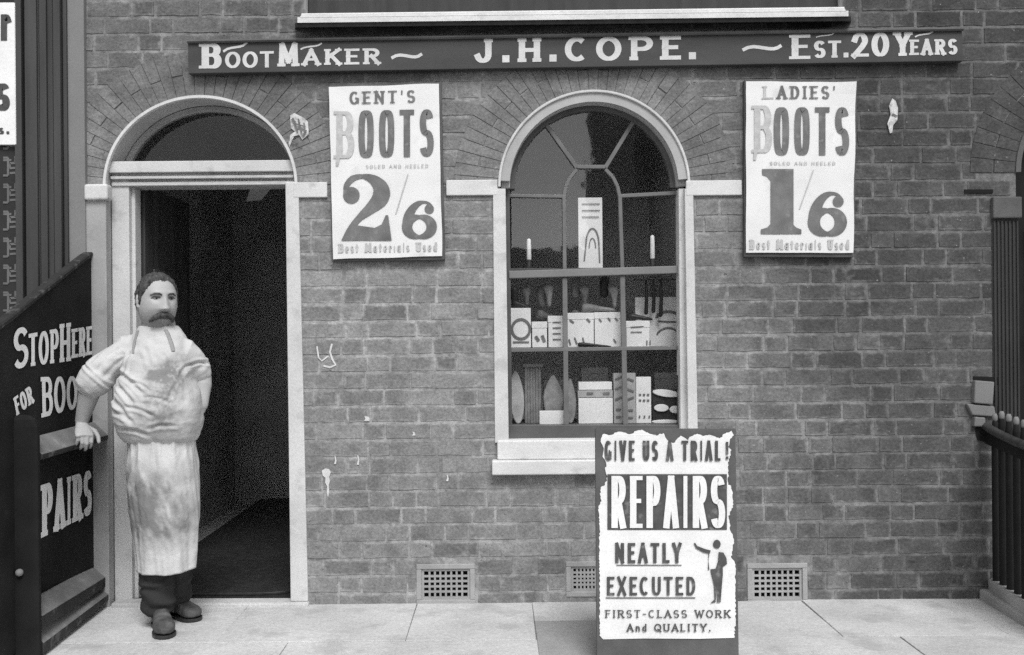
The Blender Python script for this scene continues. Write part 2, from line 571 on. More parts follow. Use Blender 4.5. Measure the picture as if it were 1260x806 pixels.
def widen(pts, th, tn, closed=False, wfun=None):
    """left and right edges of a brush stroke; upright strokes thick, level ones thin"""
    n = len(pts)
    L_, R_ = [], []
    for i in range(n):
        a = pts[(i - 1) % n] if (closed or i > 0) else pts[i]
        b = pts[(i + 1) % n] if (closed or i < n - 1) else pts[i]
        d = Vector((b[0] - a[0], b[1] - a[1]))
        if d.length < 1e-9:
            d = Vector((1, 0))
        d.normalize()
        w = wfun[i] if wfun else tn + (th - tn) * abs(d.y)
        nrm = Vector((-d.y, d.x)) * w / 2
        L_.append((pts[i][0] + nrm.x, pts[i][1] + nrm.y))
        R_.append((pts[i][0] - nrm.x, pts[i][1] - nrm.y))
    return L_, R_

def glyph_polys(ch, w, th, tn, serif):
    """filled polygons of one letter in a box w wide and 1 high"""
    out = []
    g = G[ch]
    if g[0] == 'dot':
        s = min(th * .55, w * .5)
        return [[(w / 2 - s, 0), (w / 2 + s, 0), (w / 2 + s, 2 * s), (w / 2 - s, 2 * s)]]
    hx, hy = min(th, w * .5) / 2, tn / 2
    f = lambda p: (hx + p[0] * (w - 2 * hx), hy + p[1] * (1 - 2 * hy))
    for st in g[0]:
        closed = st[-1] == 'closed'
        pts = [f(p) for p in (st[:-1] if closed else st)]
        if not closed and ch not in 'CGSes':
            for e, q in ((0, 1), (-1, -2)):
                dx, dy = pts[e][0] - pts[q][0], pts[e][1] - pts[q][1]
                l = math.hypot(dx, dy) or 1
                x_ = (hx * abs(dx) + hy * abs(dy)) / l
                pts[e] = (pts[e][0] + dx / l * x_, pts[e][1] + dy / l * x_)
        a, b = widen(pts, min(th, w * .55), tn, closed)
        n = len(pts)
        for i in range(n if closed else n - 1):
            j = (i + 1) % n
            out.append([a[i], b[i], b[j], a[j]])
        out.append(None)            # end of a stroke
    if g[1] == 'bang':
        out += [[(w / 2 - th / 2, 0), (w / 2 + th / 2, 0), (w / 2 + th / 2, th), (w / 2 - th / 2, th)], None]
    elif serif:
        for p in g[1]:
            x, y = f(p)
            l = hx + serif
            y0 = 0 if p[1] < .5 else 1 - tn * .9
            out += [[(x - l, y0), (x + l, y0), (x + l, y0 + tn * .9), (x - l, y0 + tn * .9)], None]
    return out

def lettering(mb, s, q, th=.2, tn=.12, serif=0, gap=.18, lift=.0015, mi=0, widths=None):
    """s painted into the quad q = (bottom left, bottom right, top right, top left) of world points"""
    bl, br, tr, tl = [Vector(p) for p in q]
    nrm = (br - bl).cross(tl - bl).normalized()
    Wd = ((br - bl).length + (tr - tl).length) / 2
    Hd = ((tl - bl).length + (tr - br).length) / 2
    A = Wd / Hd
    aw = [(widths or {}).get(c, AW.get(c, 1.0)) for c in s]
    tot = sum(aw) + gap * (len(s) - 1)
    k = A / tot
    x = 0
    cnt = 0
    for c, a in zip(s, aw):
        w = a * k
        if c != ' ':
            for poly in glyph_polys(c, w, th, tn, serif):
                if poly is None:
                    cnt += 1
                    continue
                o = nrm * (lift + .00012 * (cnt % 9))
                pp = []
                for (u, v) in poly:
                    fu = (x + u) / A
                    pp.append(bl * (1 - fu) * (1 - v) + br * fu * (1 - v) + tr * fu * v + tl * (1 - fu) * v + o)
                mb.poly(pp, mi)
        x += w + gap * k
    return mb

def pquad(x0, x1, yt, yb, conv, skew=0.0):
    """photo box to world quad through conv(px, py); skew lifts the right end (pixels)"""
    return [conv(x0, yb), conv(x1, yb - skew), conv(x1, yt - skew), conv(x0, yt)]

# ------------------------------------------------------------------ openings of the brick front
def opening(x0, x1, spring_px, z0, cx_px, rx_px, rz_px):
    c = W(cx_px, spring_px)
    return dict(x0=c.x - rx_px / 240, x1=c.x + rx_px / 240, z0=z0, cx=c.x, zs=c.z, rx=rx_px / 240, rz=rz_px / 240)

DOOR = opening(0, 0, 228, -.12, 247, 117, 108)
WIN = opening(0, 0, 229, W(611, 572).z, 731, 116, 116)
NEI = dict(x0=2.70, x1=3.50, z0=-.12, cx=3.10, zs=W(1250, 212).z, rx=.43, rz=.45)
NEI['x0'], NEI['x1'] = NEI['cx'] - NEI['rx'], NEI['cx'] + NEI['rx']
UPX0, UPX1 = W(376, 5).x, W(1036, 5).x
UPZ0, UPZ1 = W(611, 14).z, 4.15
WX0, WX1, WTOP = W(100, 400).x - .02, 4.3, 4.5
COURSE = .0871
RINGW = .235

def arch_pts(o, r_add=0.0, n=40, a0=180, a1=0):
    return [(o['cx'] + (o['rx'] + r_add) * math.cos(R(a0 + (a1 - a0) * i / n)),
             o['zs'] + (o['rz'] + r_add) * math.sin(R(a0 + (a1 - a0) * i / n))) for i in range(n + 1)]

def outline(o, add=0.0):
    return [(o['x0'] - add, o['z0'])] + arch_pts(o, add) + [(o['x1'] + add, o['z0'])]

VENTS = [(519, 578, 700, 738), (703, 745, 697, 728), (926, 987, 699, 738)]
VB = []
for a, b, c, d in VENTS:
    p, q = W(a, d), W(b, c)
    VB.append((p.x, q.x, p.z, q.z))

house = thing('terraced_house', (.2, .1, 0), 'brick house front with an arched shop window, arched open doorway and white string course', 'house')

# mortar bed with its openings, then every brick laid on it
mb = MB()
outer = [(WX0, -.3), (WX1, -.3), (WX1, WTOP), (WX0, WTOP)]
holes = [outline(DOOR), outline(WIN), outline(NEI), [(UPX0, UPZ0), (UPX0, UPZ1), (UPX1, UPZ1), (UPX1, UPZ0)]]
holes += [[(a, c), (a, d), (b, d), (b, c)] for a, b, c, d in VB]
MY = .0030
polys = [[Vector((x, 0, z)) for x, z in pl] for pl in [outer] + holes]
flat = [p for pl in polys for p in pl]
tris = tessellate_polygon(polys)
for t in tris:
    a, b, c = [Vector((flat[i].x, MY, flat[i].z)) for i in t]
    if (b - a).cross(c - a).y > 0:
        b, c = c, b
    mb.poly([a, b, c], 1)
# reveals of the openings
for h in holes:
    n = len(h)
    for i in range(n - (1 if h in holes[:3] else 0)):
        p, q = h[i], h[(i + 1) % n]
        mb.poly([(p[0], MY, p[1]), (q[0], MY, q[1]), (q[0], .22, q[1]), (p[0], .22, p[1])], 2)

def blocked(z):
    iv = []
    for o in (DOOR, WIN, NEI):
        if o['z0'] - .02 < z <= o['zs']:
            iv.append((o['x0'] - .004, o['x1'] + .004))
        elif z > o['zs']:
            t = (z - o['zs']) / (o['rz'] + RINGW * .86)
            if t < 1:
                h = (o['rx'] + RINGW * .86) * math.sqrt(1 - t * t)
                iv.append((o['cx'] - h, o['cx'] + h))
    if UPZ0 < z < UPZ1:
        iv.append((UPX0 - .01, UPX1 + .01))
    for a, b, c, d in VB:
        if c - .03 < z < d + .03:
            iv.append((a - .03, b + .03))
    return iv

EDGE = {}

def lay(mb, x0, x1, z0, z1, tone):
    """one brick face: ragged rim, slightly proud of its bed"""
    if x1 - x0 < .025:
        return
    d = random.uniform(-.0012, .0012)
    j = lambda s: random.uniform(-s, s)
    nx = max(1, round((x1 - x0) / .045))
    rim = [(x0 + (x1 - x0) * i / nx, z0) for i in range(nx)] + [(x1, z0), (x1, (z0 + z1) / 2)]
    rim += [(x1 - (x1 - x0) * i / nx, z1) for i in range(nx)] + [(x0, z1), (x0, (z0 + z1) / 2)]
    cx, cz = (x0 + x1) / 2, (z0 + z1) / 2
    tlt, tl2 = j(.006), j(.012)
    n = len(rim)
    vs, ev = [], []
    for ins, y, e, jj in ((.0, MY + .003, 1, .002), (.003, d, 1, .0026), (.017, d, 0, .003)):
        for x, z in rim:
            sx = x + math.copysign(min(ins, abs(x - cx) * .8), cx - x) + j(jj)
            sz = z + math.copysign(min(ins, abs(z - cz) * .6), cz - z) + j(jj)
            vs.append(Vector((sx, y + (0 if y > MY else tlt * (sx - cx) + tl2 * (sz - cz)), sz)))
            ev.append(e)
    i0 = len(mb.v)
    mb.v += vs
    mb.t += [tone] * len(vs)
    for k, e in enumerate(ev):
        EDGE[i0 + k] = e
    for r_ in range(2):
        for i in range(n):
            q = (i + 1) % n
            mb.f.append((i0 + r_ * n + i, i0 + r_ * n + q, i0 + (r_ + 1) * n + q, i0 + (r_ + 1) * n + i)); mb.m.append(0)
    mb.f.append(tuple(i0 + 2 * n + i for i in range(n))); mb.m.append(0)

def sooty(x, z):
    """bricks of this front differ in batch and weathering"""
    k = 1.0
    k *= 1 + .12 * noise.noise(Vector((x * 1.3, 3.1, z * 1.6)))
    return k

row = 0
z = -.03
while z < WTOP:
    x = WX0 - random.uniform(0, .12) - (.0 if row % 2 else .17)
    k = row % 2
    wob = 0
    while x < WX1:
        L = (.228 if k % 2 == 0 else .110) * random.uniform(.95, 1.05)
        if random.random() < .10:
            L = random.choice((.228, .11, .17))
        zw = .006 * noise.noise(Vector((x * .9, row * .35, 0)))
        z0, z1 = z + zw + .005 + random.uniform(-.0015, .0015), z + zw + COURSE - .005
        segs = [(max(x, WX0), min(x + L, WX1))]
        for a, b in blocked((z0 + z1) / 2):
            ns = []
            for s0, s1 in segs:
                if b <= s0 or a >= s1:
                    ns.append((s0, s1))
                else:
                    if a > s0: ns.append((s0, a))
                    if b < s1: ns.append((b, s1))
            segs = ns
        tone = random.gauss(1, .075)
        if random.random() < .08: tone *= .78
        if random.random() < .04: tone *= 1.15
        for s0, s1 in segs:
            tt = max(.35, tone) * sooty((s0 + s1) / 2, z)
            lay(mb, s0, s1, z0, z1, tt)
        x += L + .0095 + random.uniform(-.0015, .002)
        k += 1
    z += COURSE
    row += 1
wo_ = mb.build('wall', [M['brick'], M['mortar'], M['plaster']], house)
at = wo_.data.attributes.new('edge', 'FLOAT', 'POINT')
at.data.foreach_set('value', [float(EDGE.get(i, 1)) for i in range(len(mb.v))])

mb = MB()                                         # inner face of the wall
polys = [[Vector((x, 0, z)) for x, z in pl] for pl in [outer] + holes[:4]]
flat = [p for pl in polys for p in pl]
for t in tessellate_polygon(polys):
    mb.poly([Vector((flat[i].x, .215, flat[i].z)) for i in t])
mb.build('inner_plaster', M['black'], house)

# gauged brick arches
for o, n in ((DOOR, 33), (WIN, 35), (NEI, 27)):
    mb = MB()
    for i in range(n):
        a0, a1 = R(180 - 180 * i / n) - .003, R(180 - 180 * (i + 1) / n) + .003
        def P(a, r, y):
            return Vector((o['cx'] + (o['rx'] + r) * math.cos(a), y, o['zs'] + (o['rz'] + r) * math.sin(a)))
        d = random.uniform(-.0035, -.001)
        cut = [(0.004, RINGW)] if i % 2 else [(0.004, RINGW * .48), (RINGW * .52, RINGW)]
        for r0, r1 in cut:
            tone = random.gauss(1, .05) * sooty(o['cx'], 1.9) 
            f = [P(a0, r0, d), P(a1, r0, d), P(a1, r1, d), P(a0, r1, d)]
            b = [P(a0 + .004, r0, .009), P(a1 - .004, r0, .009), P(a1 - .004, r1 + .004, .009), P(a0 + .004, r1 + .004, .009)]
            ii = len(mb.v)
            mb.v += f + b
            mb.t += [tone] * 8
            for q in ((0, 3, 2, 1)[::-1], (4, 5, 1, 0), (5, 6, 2, 1), (6, 7, 3, 2), (7, 4, 0, 3)):
                mb.f.append(tuple(ii + k for k in q)); mb.m.append(0)
    ob = mb.build('arch', [M['arch_brick']], house)

def ringband(mb, o, r0, r1, y0, y1, n=44, mi=0, a0=180, a1=0):
    """a moulding that follows an arch"""
    ip, op = arch_pts(o, r0, n, a0, a1), arch_pts(o, r1, n, a0, a1)
    rings = []
    for (xi, zi), (xo, zo) in zip(ip, op):
        rings.append([Vector((xi, y0, zi)), Vector((xo, y0, zo)), Vector((xo, y1, zo)), Vector((xi, y1, zi))])
    mb.loft(rings, True, mi)

# ---- doorway
mb = MB()
ringband(mb, DOOR, -.004, .010, -.012, .012)
mb.build('arch_bead', M['white'], house)
mb = MB()                                         # painted pilaster beside the door
p, q = W(104.5, 400), W(133.5, 400)
mb.box(p.x, q.x, -.02, .03, -.02, W(118, 246, -.02).z)
mb.build('pilaster', M['grey_paint'], house, bevel=.004)
mb = MB()
p, q = W(103, 246, -.045), W(132, 226, -.045)
mb.box(p.x, q.x, -.045, .02, p.z, q.z)
mb.build('impost_block', M['white'], house, bevel=.012, seg=3)

frame = MB()
YF = .06
jl0, jl1 = DOOR['x0'] + .004, W(160, 400, YF).x
zt = W(250, 223, YF).z
frame.box(jl0, jl1, YF, .16, .0, zt + .03)
frame.box(jl1, W(167.5, 400, YF + .03).x, YF + .03, .17, .0, zt + .02)            # inner bead of the jamb
jr0, jr1 = W(352, 400, -.012), W(369, 400, -.012)
frame.hexa([W(357.5, 740, -.012), W(379, 740, -.012), W(367, 224, -.012), W(351, 224, -.012)],
           [W(357.5, 740, -.012) + Vector((0, .15, 0)), W(379, 740, -.012) + Vector((0, .15, 0)),
            W(367, 224, -.012) + Vector((0, .15, 0)), W(351, 224, -.012) + Vector((0, .15, 0))])
df = frame.build('door_frame', M['white'], house, bevel=.004)
tr = MB()                                         # moulded transom over the door
xa, xb = DOOR['x0'] - .003 + .012, W(361, 200, .03).x
for y, a, b, mi in ((.02, 197.5, 211.5, 0), (.05, 211.5, 215.5, 0), (.035, 215.5, 219.5, 0), (.065, 219.5, 223, 0), (.05, 223, 228, 0)):
    za, zb = W(250, b, y).z, W(250, a, y).z
    tr.box(xa, xb, y, .2, za, zb - .0005, mi)
tr.build('transom', M['white'], df, bevel=.0035)
fl = MB()
o2 = dict(DOOR)
pts = [(x, z) for x, z in arch_pts(DOOR, -.002, 36)]
zb = W(250, 200, .18).z
fl.poly([Vector((x, .185, max(z, zb))) for x, z in pts][::-1])
fan = fl.build('fanlight_pane', M['dusty_glass'], house)
fb = MB()
ringband(fb, DOOR, -.03, -.004, .165, .21)
fb.build('fanlight_frame', M['plaster'], fan)

# dark passage behind the door and the room behind the window
mb = MB()
mb.box(DOOR['x0'] - .25, DOOR['x1'] + .25, .205, 3.2, -.06, 3.0)
mb.build('passage', M['black'], house)
# open it towards the street: the front face of the box is dropped
me = bpy.data.objects['passage'].data
bm = bmesh.new(); bm.from_mesh(me); bm.faces.ensure_lookup_table()
bmesh.ops.delete(bm, geom=[bm.faces[0]], context='FACES_ONLY'); bm.to_mesh(me); bm.free()
mb = MB()
mb.box(W(169, 400, .2).x, W(169, 400, .2).x + .045, .20, .93, .03, W(250, 226, .2).z)
for a, b in ((.12, .75), (.95, 1.75)):
    mb.box(W(169, 400, .2).x + .045, W(169, 400, .2).x + .06, .30, .84, a, b)
mb.build('door', M['door'], house, bevel=.006)
mb = MB()
mb.hexa([(DOOR['x0'] + .02, -.035, -.02), (W(381, 740).x, -.035, -.02), (W(381, 740).x, -.035, .018), (DOOR['x0'] + .02, -.035, .024)],
        [(DOOR['x0'] + .02, .06, -.02), (W(381, 740).x, .06, -.02), (W(381, 740).x, .06, .020), (DOOR['x0'] + .02, .06, .026)])
mb.build('doorstep', M['slab'], house, bevel=.01)
mb = MB()
mb.box(DOOR['x0'] + .003, DOOR['x1'] - .003, .062, 3.1, -.03, .018)
mb.build('passage_floor', M['leather_dark'], house)

mat_ = MB()
cx_ = (DOOR['x0'] + DOOR['x1']) / 2 + .08
ring_ = [Vector((cx_ + .36 * math.copysign(abs(math.cos(t)) ** .5, math.cos(t)), .30 + .19 * math.copysign(abs(math.sin(t)) ** .5, math.sin(t)), .0185)) for t in [2 * math.pi * k / 40 for k in range(40)]]
mat_.prism(ring_[::-1], (0, 0, .016))
tag(mat_.build('doormat', M['leather_dark'], bevel=.004), 'dark worn mat lying just inside the open doorway', 'mat')
pn = MB()
f = [W(303, 248, .6), W(322, 246, .6), W(338, 226, .6), W(310, 226, .6)]
pn.prism(f, (0, .004, 0))
tag(pn.build('hanging_paper', M['plaster']), 'pale sheet of paper hanging high in the dark passage behind the door', 'paper')
# ---- white string course
for x0, x1, a, b in ((361, 402.5, 224, 243), (549, 612, 221, 240.5), (844.5, 913, 221.5, 240.5)):
    mb = MB()
    p, q = W(x0, b, -.014), W(x1, a, -.014)
    mb.box(p.x, q.x, -.014, .006, p.z, q.z)
    mb.build('string_course', M['stone'], house, bevel=.004)

# ---- shop window
win = MB()
ringband(win, WIN, -.004, .009, -.012, .012)
zsill = W(611, 545, 0).z
for a, b, c, d in ((606.5, 622, 609, 626), (842.5, 853, 847, 859)):
    y = -.012
    f = [W(c, 545, y), W(d, 545, y), W(b, 232, y), W(a, 232, y)]
    win.hexa(f, [p + Vector((0, .05, 0)) for p in f])
f = [W(837.5, 545, .03), W(846, 545, .03), W(843, 232, .03), W(835, 232, .03)]
win.hexa(f, [p + Vector((0, .09, 0)) for p in f])
wframe = win.build('window', [M['white']], house, bevel=.003)
sill = MB()
for a, b, c, d, y in ((612, 858, 540, 566, -.03), (605.5, 864, 565, 585, -.065)):
    p, q = W(a, d, y), W(b, c, y)
    sill.box(p.x, q.x, y, .12, p.z, q.z - .0008)
sill.build('sill', M['stone'], wframe, bevel=.007, seg=3)
ar = MB()
ringband(ar, WIN, -.052, -.006, .035, .12)
ar.build('arch_casing', M['plaster'], wframe, bevel=.004)
soff = MB()
ringband(soff, WIN, -.05, -.002, .0, .034, a0=176, a1=4)
soff.build('arch_soffit', M['plaster'], wframe)

ss = MB()
YS = .075
ringband(ss, WIN, -.078, -.05, YS, YS + .045)
f = lambda a, b: [W(a, 538, YS), W(a + 6.5, 538, YS), W(b + 6.5, 228, YS), W(b, 228, YS)]
for a, b in ((624, 620.5), (835, 834)):
    q = f(a, b); ss.hexa(q, [p + Vector((0, .045, 0)) for p in q])
q = [W(622, 541, YS - .004), W(846, 541, YS - .004), W(846, 523, YS - .004), W(622, 523, YS - .004)]
ss.hexa(q, [p + Vector((0, .05, 0)) for p in q])
ss.build('sash', M['sash'], wframe, bevel=.003)
bars = MB()
def gb(x0, y0, x1, y1, w, dy=0.0):
    bars.bar(W(x0, y0, YS + .004 + dy), W(x1, y1, YS + .004 + dy), w / 240, .03)
gb(626, 431, 840, 428, 4.5)
gb(695, 342, 697, 523, 6, .001)
gb(766, 340, 770, 523, 6, .001)
gb(694, 240, 695, 334, 4.5, .0005)
gb(763, 240, 766, 332, 4.5, .0005)
gb(626, 240.5, 693, 241.5, 4, .0015)
gb(763, 241, 836, 237, 4.5, .0015)
gb(710, 205, 745, 205, 4.5, .0022)
gb(710, 206, 671, 151, 5, .003)
gb(745, 206, 781, 147, 5, .003)
for pts in ([(694, 243), (696, 230), (701, 219), (710, 208)], [(763, 243), (760, 229), (754, 217), (745, 208)]):
    for k, (a, b) in enumerate(zip(pts, pts[1:])):
        gb(a[0], a[1], b[0], b[1], 4.2, .0036 + .0004 * k)
mrl = MB()
mrl.bar(W(626, 338, YS - .008), W(837, 331.5, YS - .008), 9.5 / 240, .03)
mrl.build('meeting_rail', M['strip'], wframe, bevel=.004)
bars.build('glazing_bars', M['bar'], wframe, bevel=.002)
gl = MB()
YG = YS + .026
pts = [(x, z) for x, z in arch_pts(WIN, -.06, 36)]
zb = W(730, 530, YG).z
gl.poly([Vector((x, YG, z)) for x, z in [(pts[-1][0], zb)] + pts[::-1] + [(pts[0][0], zb)]])
gl.build('pane', M['glass'], wframe)

# room behind the window: shelves and a dark back
mb = MB()
xa, xb = WIN['x0'] - .06, WIN['x1'] + .06
mb.box(xa, xb, .205, 1.6, WIN['z0'] - .05, 2.9)
mb.build('shop_room', M['black'], house)
me = bpy.data.objects['shop_room'].data
bm = bmesh.new(); bm.from_mesh(me); bm.faces.ensure_lookup_table()
bmesh.ops.delete(bm, geom=[bm.faces[0]], context='FACES_ONLY'); bm.to_mesh(me); bm.free()
SHELF_LOW, SHELF_MID, SHELF_TOP = W(730, 521, .16).z, W(730, 427, .16).z, W(730, 330, .16).z
mb = MB()
for zz in (SHELF_LOW, SHELF_MID, SHELF_TOP):
    mb.box(WIN['x0'] + .004, WIN['x1'] - .004, .125, .235, zz - .016, zz - .0005)
    mb.box(WIN['x0'] - .04, WIN['x1'] + .04, .25, .46, zz - .016, zz - .0005)
mb.build('display_shelf', M['sash'], house, bevel=.002)

# ---- upper window and its moulded sill
mb = MB()
for x0, x1 in ((UPX0, UPX0 + .07), ((UPX0 + UPX1) / 2 - .03, (UPX0 + UPX1) / 2 + .03), (UPX1 - .07, UPX1)):
    mb.box(x0 + .002, x1 - .002, .06, .13, UPZ0 + .09, UPZ1 - .002)
for z0, z1 in ((UPZ0 + .002, UPZ0 + .088), (UPZ1 - .08, UPZ1 - .002)):
    mb.box(UPX0 + .002, UPX1 - .002, .055, .135, z0, z1)
up = mb.build('upper_window', M['dark_wood'], house, bevel=.004)
mb = MB()
mb.poly([(UPX0, .1, UPZ0), (UPX1, .1, UPZ0), (UPX1, .1, UPZ1), (UPX0, .1, UPZ1)])
mb.build('upper_pane', M['glass'], up)
mb = MB()
mb.box(UPX0 - .1, UPX1 + .1, .205, 1.5, UPZ0 - .05, UPZ1 + .1)
mb.build('upper_room', M['black'], house)
me = bpy.data.objects['upper_room'].data
bm = bmesh.new(); bm.from_mesh(me); bm.faces.ensure_lookup_table()
bmesh.ops.delete(bm, geom=[bm.faces[0]], context='FACES_ONLY'); bm.to_mesh(me); bm.free()
mb = MB()
def sillrun(xl0, xr0, prof, mi):
    """profile (y, py at the left end, py at the right end, extra px outwards)"""
    rl = [W(xl0 - e, a, y) for y, a, b, e in prof]
    rr = [W(xr0 + e, b, y) for y, a, b, e in prof]
    mb.loft([rl, rr], True, mi)
sillrun(371, 1039, [(-.11, 21.5, 13.5, 2), (-.11, 17.5, 9.5, 0), (-.10, 16.5, 8.5, 0), (.05, 19, 11, 0), (.05, 30, 22, 2)], 0)
sillrun(366, 1044, [(-.118, 28, 20, 0), (-.118, 22, 14, 0), (.05, 21, 13, 0), (.05, 30, 22, 0)], 0)
sillrun(363, 1047, [(-.105, 33.5, 25.5, 0), (-.112, 28.5, 20.5, 0), (.02, 28, 20, 0), (.02, 36, 28, 0)], 1)  # lower run coloured dark for the shade beneath the sill
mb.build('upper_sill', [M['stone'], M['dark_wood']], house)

# ---- cast iron air grids in the footing
for x0, x1, z0, z1 in VB:
    mb = MB()
    nx, nz_ = 8, 5
    fr = .012
    mb.box(x0, x1, .006, .02, z1 - fr, z1); mb.box(x0, x1, .006, .02, z0, z0 + fr)
    mb.box(x0, x0 + fr, .0065, .02, z0 + fr, z1 - fr); mb.box(x1 - fr, x1, .0065, .02, z0 + fr, z1 - fr)
    wx, wz = (x1 - x0 - 2 * fr), (z1 - z0 - 2 * fr)
    for i in range(1, nx):
        c = x0 + fr + wx * i / nx
        mb.box(c - .005, c + .005, .008, .018, z0 + fr, z1 - fr)
    for i in range(1, nz_):
        c = z0 + fr + wz * i / nz_
        mb.box(x0 + fr, x1 - fr, .0075, .0185, c - .005, c + .005)
    av = mb.build('air_grid', M['grey_paint'], house)
    mb = MB()
    mb.box(x0 - .02, x1 + .02, .045, .06, z0 - .02, z1 + .02)
    mb.build('grid_duct', M['vent_hole'], av)
    mb = MB()
    e = .026
    for q in ([(x0 - e, z1 + .001), (x1 + e, z1 + .001), (x1 + e, z1 + e), (x0 - e, z1 + e)], [(x0 - e, z0 - e), (x1 + e, z0 - e), (x1 + e, z0 - .001), (x0 - e, z0 - .001)],
              [(x0 - e, z0 - .0005), (x0 - .001, z0 - .0005), (x0 - .001, z1), (x0 - e, z1)], [(x1 + .001, z0 - .0005), (x1 + e, z0 - .0005), (x1 + e, z1), (x1 + .001, z1)]):
        mb.prism([(x, -.0045, z) for x, z in q], (0, .012, 0))
    mb.build('mortar_surround', M['kerbstone'], av, bevel=.003)

# ---- chalk scrawl, drips and loose brick
mb = MB()
def chalk(pts, w):
    P_ = [W(a, b, -.0045) for a, b in pts]
    a, b = widen([(p.x, p.z) for p in P_], w, w)
    for i in range(len(P_) - 1):
        mb.poly([(a[i][0], -.0045, a[i][1]), (b[i][0], -.0045, b[i][1]), (b[i + 1][0], -.0045, b[i + 1][1]), (a[i + 1][0], -.0045, a[i + 1][1])])
mb = MB()
chalk([(390, 426), (392, 440), (396, 444), (404, 438)], .008)
chalk([(408.5, 423), (406, 433), (409, 442), (413, 449), (406, 452), (398, 450)], .010)
mb.build('chalk_mark', M['stone'], house); mb = MB()
mb.prism([W(a, b, -.0045) for a, b in ((396, 579), (400, 576.5), (405, 577.5), (407, 581), (405, 587), (406, 592), (404.5, 597), (405, 606), (403.5, 612), (402, 606), (402.5, 598), (400, 594), (400.5, 588), (397, 585))], (0, .004, 0))
mb.build('paint_drip', M['stone'], house)
for a, b, c, d in ((439, 560, 442, 572), (411, 561, 414, 571), (549, 584, 552, 592), (448, 512, 455, 518), (507, 531, 511, 536)):
    mb = MB()
    mb.prism([W(x, y, -.0042) for x, y in ((a, d), (a + 1.5, (b + d) / 2), (a + .5, b), (c - 1, b + 1), (c, (b + d) / 2 + 1), (c - .5, d))], (0, .004, 0))
    mb.build('paint_drip', M['stone'], house)
mb = MB()
q = [W(1199, 496, -.03), W(1222, 498, -.03), W(1224, 470, -.03), W(1200, 468, -.03)]
mb.hexa(q, [p + Vector((.0, .05, 0)) for p in q])
q = [W(1197, 511, -.022), W(1226, 513, -.022), W(1224, 500, -.022), W(1190, 497, -.022)]
mb.hexa(q, [p + Vector((.0, .05, 0)) for p in q])
q = [W(1199, 525, -.03), W(1213, 525, -.03), W(1213, 514, -.03), W(1200, 513, -.03)]
mb.hexa(q, [p + Vector((.0, .05, 0)) for p in q])
lb = mb.build('loose_brick', M['plain_brick'], house, bevel=.006)
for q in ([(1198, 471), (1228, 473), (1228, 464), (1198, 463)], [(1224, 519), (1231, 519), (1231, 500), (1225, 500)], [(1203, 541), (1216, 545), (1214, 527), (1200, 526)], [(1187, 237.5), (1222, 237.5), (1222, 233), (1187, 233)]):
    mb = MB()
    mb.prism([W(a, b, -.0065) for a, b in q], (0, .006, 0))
    mb.build('socket_shade', M['vent_hole'], house)  # flat dark plates, their colour standing for shade in wall holes

# ---- the next doorway at the far end of the front (fluted post, arch, dark door)
nd = thing('neighbouring_doorway', (3.1, .05, 0), 'dark arched doorway with fluted post behind the railing', 'doorway')
mb = MB()
xa, xb = W(1221, 400).x, W(1254, 400).x
mb.box(xa, xb, -.004, .05, -.02, W(1235, 269).z)
for i in range(7):
    c = xa + (xb - xa) * (i + .5) / 7
    mb.box(c - .005, c + .005, -.012, -.002, .05, W(1235, 272).z)
mb.build('post', M['fluted'], nd, bevel=.003)
mb = MB()
mb.box(xa - .004, xb + .006, -.028, .04, W(1235, 269).z, W(1235, 243).z)
mb.build('capital', M['grimy_stone'], nd, bevel=.006)
mb = MB()
ringband(mb, NEI, -.02, .006, -.012, .02)
mb.build('arch_bead', M['grimy_stone'], nd)
mb = MB()
mb.box(NEI['x0'] + .06, NEI['x1'], .14, .18, -.02, NEI['zs'] + NEI['rz'])
for a, b in ((.15, .8), (1.0, 1.9)):
    for c in (.12, .50):
        mb.box(NEI['x0'] + c, NEI['x0'] + c + .28, .125, .142, a, b)
mb.build('door', M['rail_black'], nd, bevel=.006)

# ------------------------------------------------------------------ ground
g = MB()
ys = [0.03, -.585, -1.30, -2.05, -2.60]
for r in range(len(ys) - 1):
    y1, y0 = ys[r], ys[r + 1]
    x = -4.6 + random.uniform(-.3, 0)
    cuts = {0: [-2.05, -1.28, -.42, .17, .92, 1.55, 2.3, 3.1], 1: [-1.9, -.95, .17, .92, 1.8, 2.7]}.get(r)
    xs = [-4.6, -3.6, -2.8] + cuts + [3.9, 4.8] if cuts else [-4.6 + .85 * i + random.uniform(-.1, .1) for i in range(12)]
    for a, b in zip(xs, xs[1:]):
        e = .0011
        t = random.gauss(1, .03)
        if r <= 1 and abs(a - .17) < .01:
            t = .74
        if r == 1 and abs(a - .17) < .01:
            continue
        zz = random.uniform(-.002, .002)
        tilt = random.uniform(-.002, .002)
        jj = lambda: random.uniform(-.004, .004)
        top = [(a + e + jj(), y0 + e, zz + tilt), (b - e + jj(), y0 + e, zz), (b - e + jj(), y1 - e, zz), (a + e + jj(), y1 - e, zz + tilt)]
        if r == 0 and abs(a - .17) < .01:                # a short pale flag, then a darker one
            top[0] = (a + e, -.305, zz); top[1] = (b - e, -.305, zz)
            dk = [(a + e, -1.298, .001), (b - e, -1.298, .001), (b - e, -.308, .001), (a + e, -.308, .001)]
            g.hexa(dk, [(p[0], p[1], -.05) for p in dk], 0, .60)
            t = 1
        bot = [(p[0], p[1], -.05) for p in top]
        g.hexa(top, bot, 0, t)
tag(g.build('pavement', M['slab'], None, bevel=.0022), kind='structure')
g = MB()
g.poly([(-12, -2.6, -.012), (12, -2.6, -.012), (12, .5, -.012), (-12, .5, -.012)])
tag(g.build('pavement_bed', M['joint']), kind='structure')
g = MB()
for i in range(16):
    g.box(-8 + i * 1.0, -7.006 + i * 1.0, -2.78, -2.605, -.2, .0)
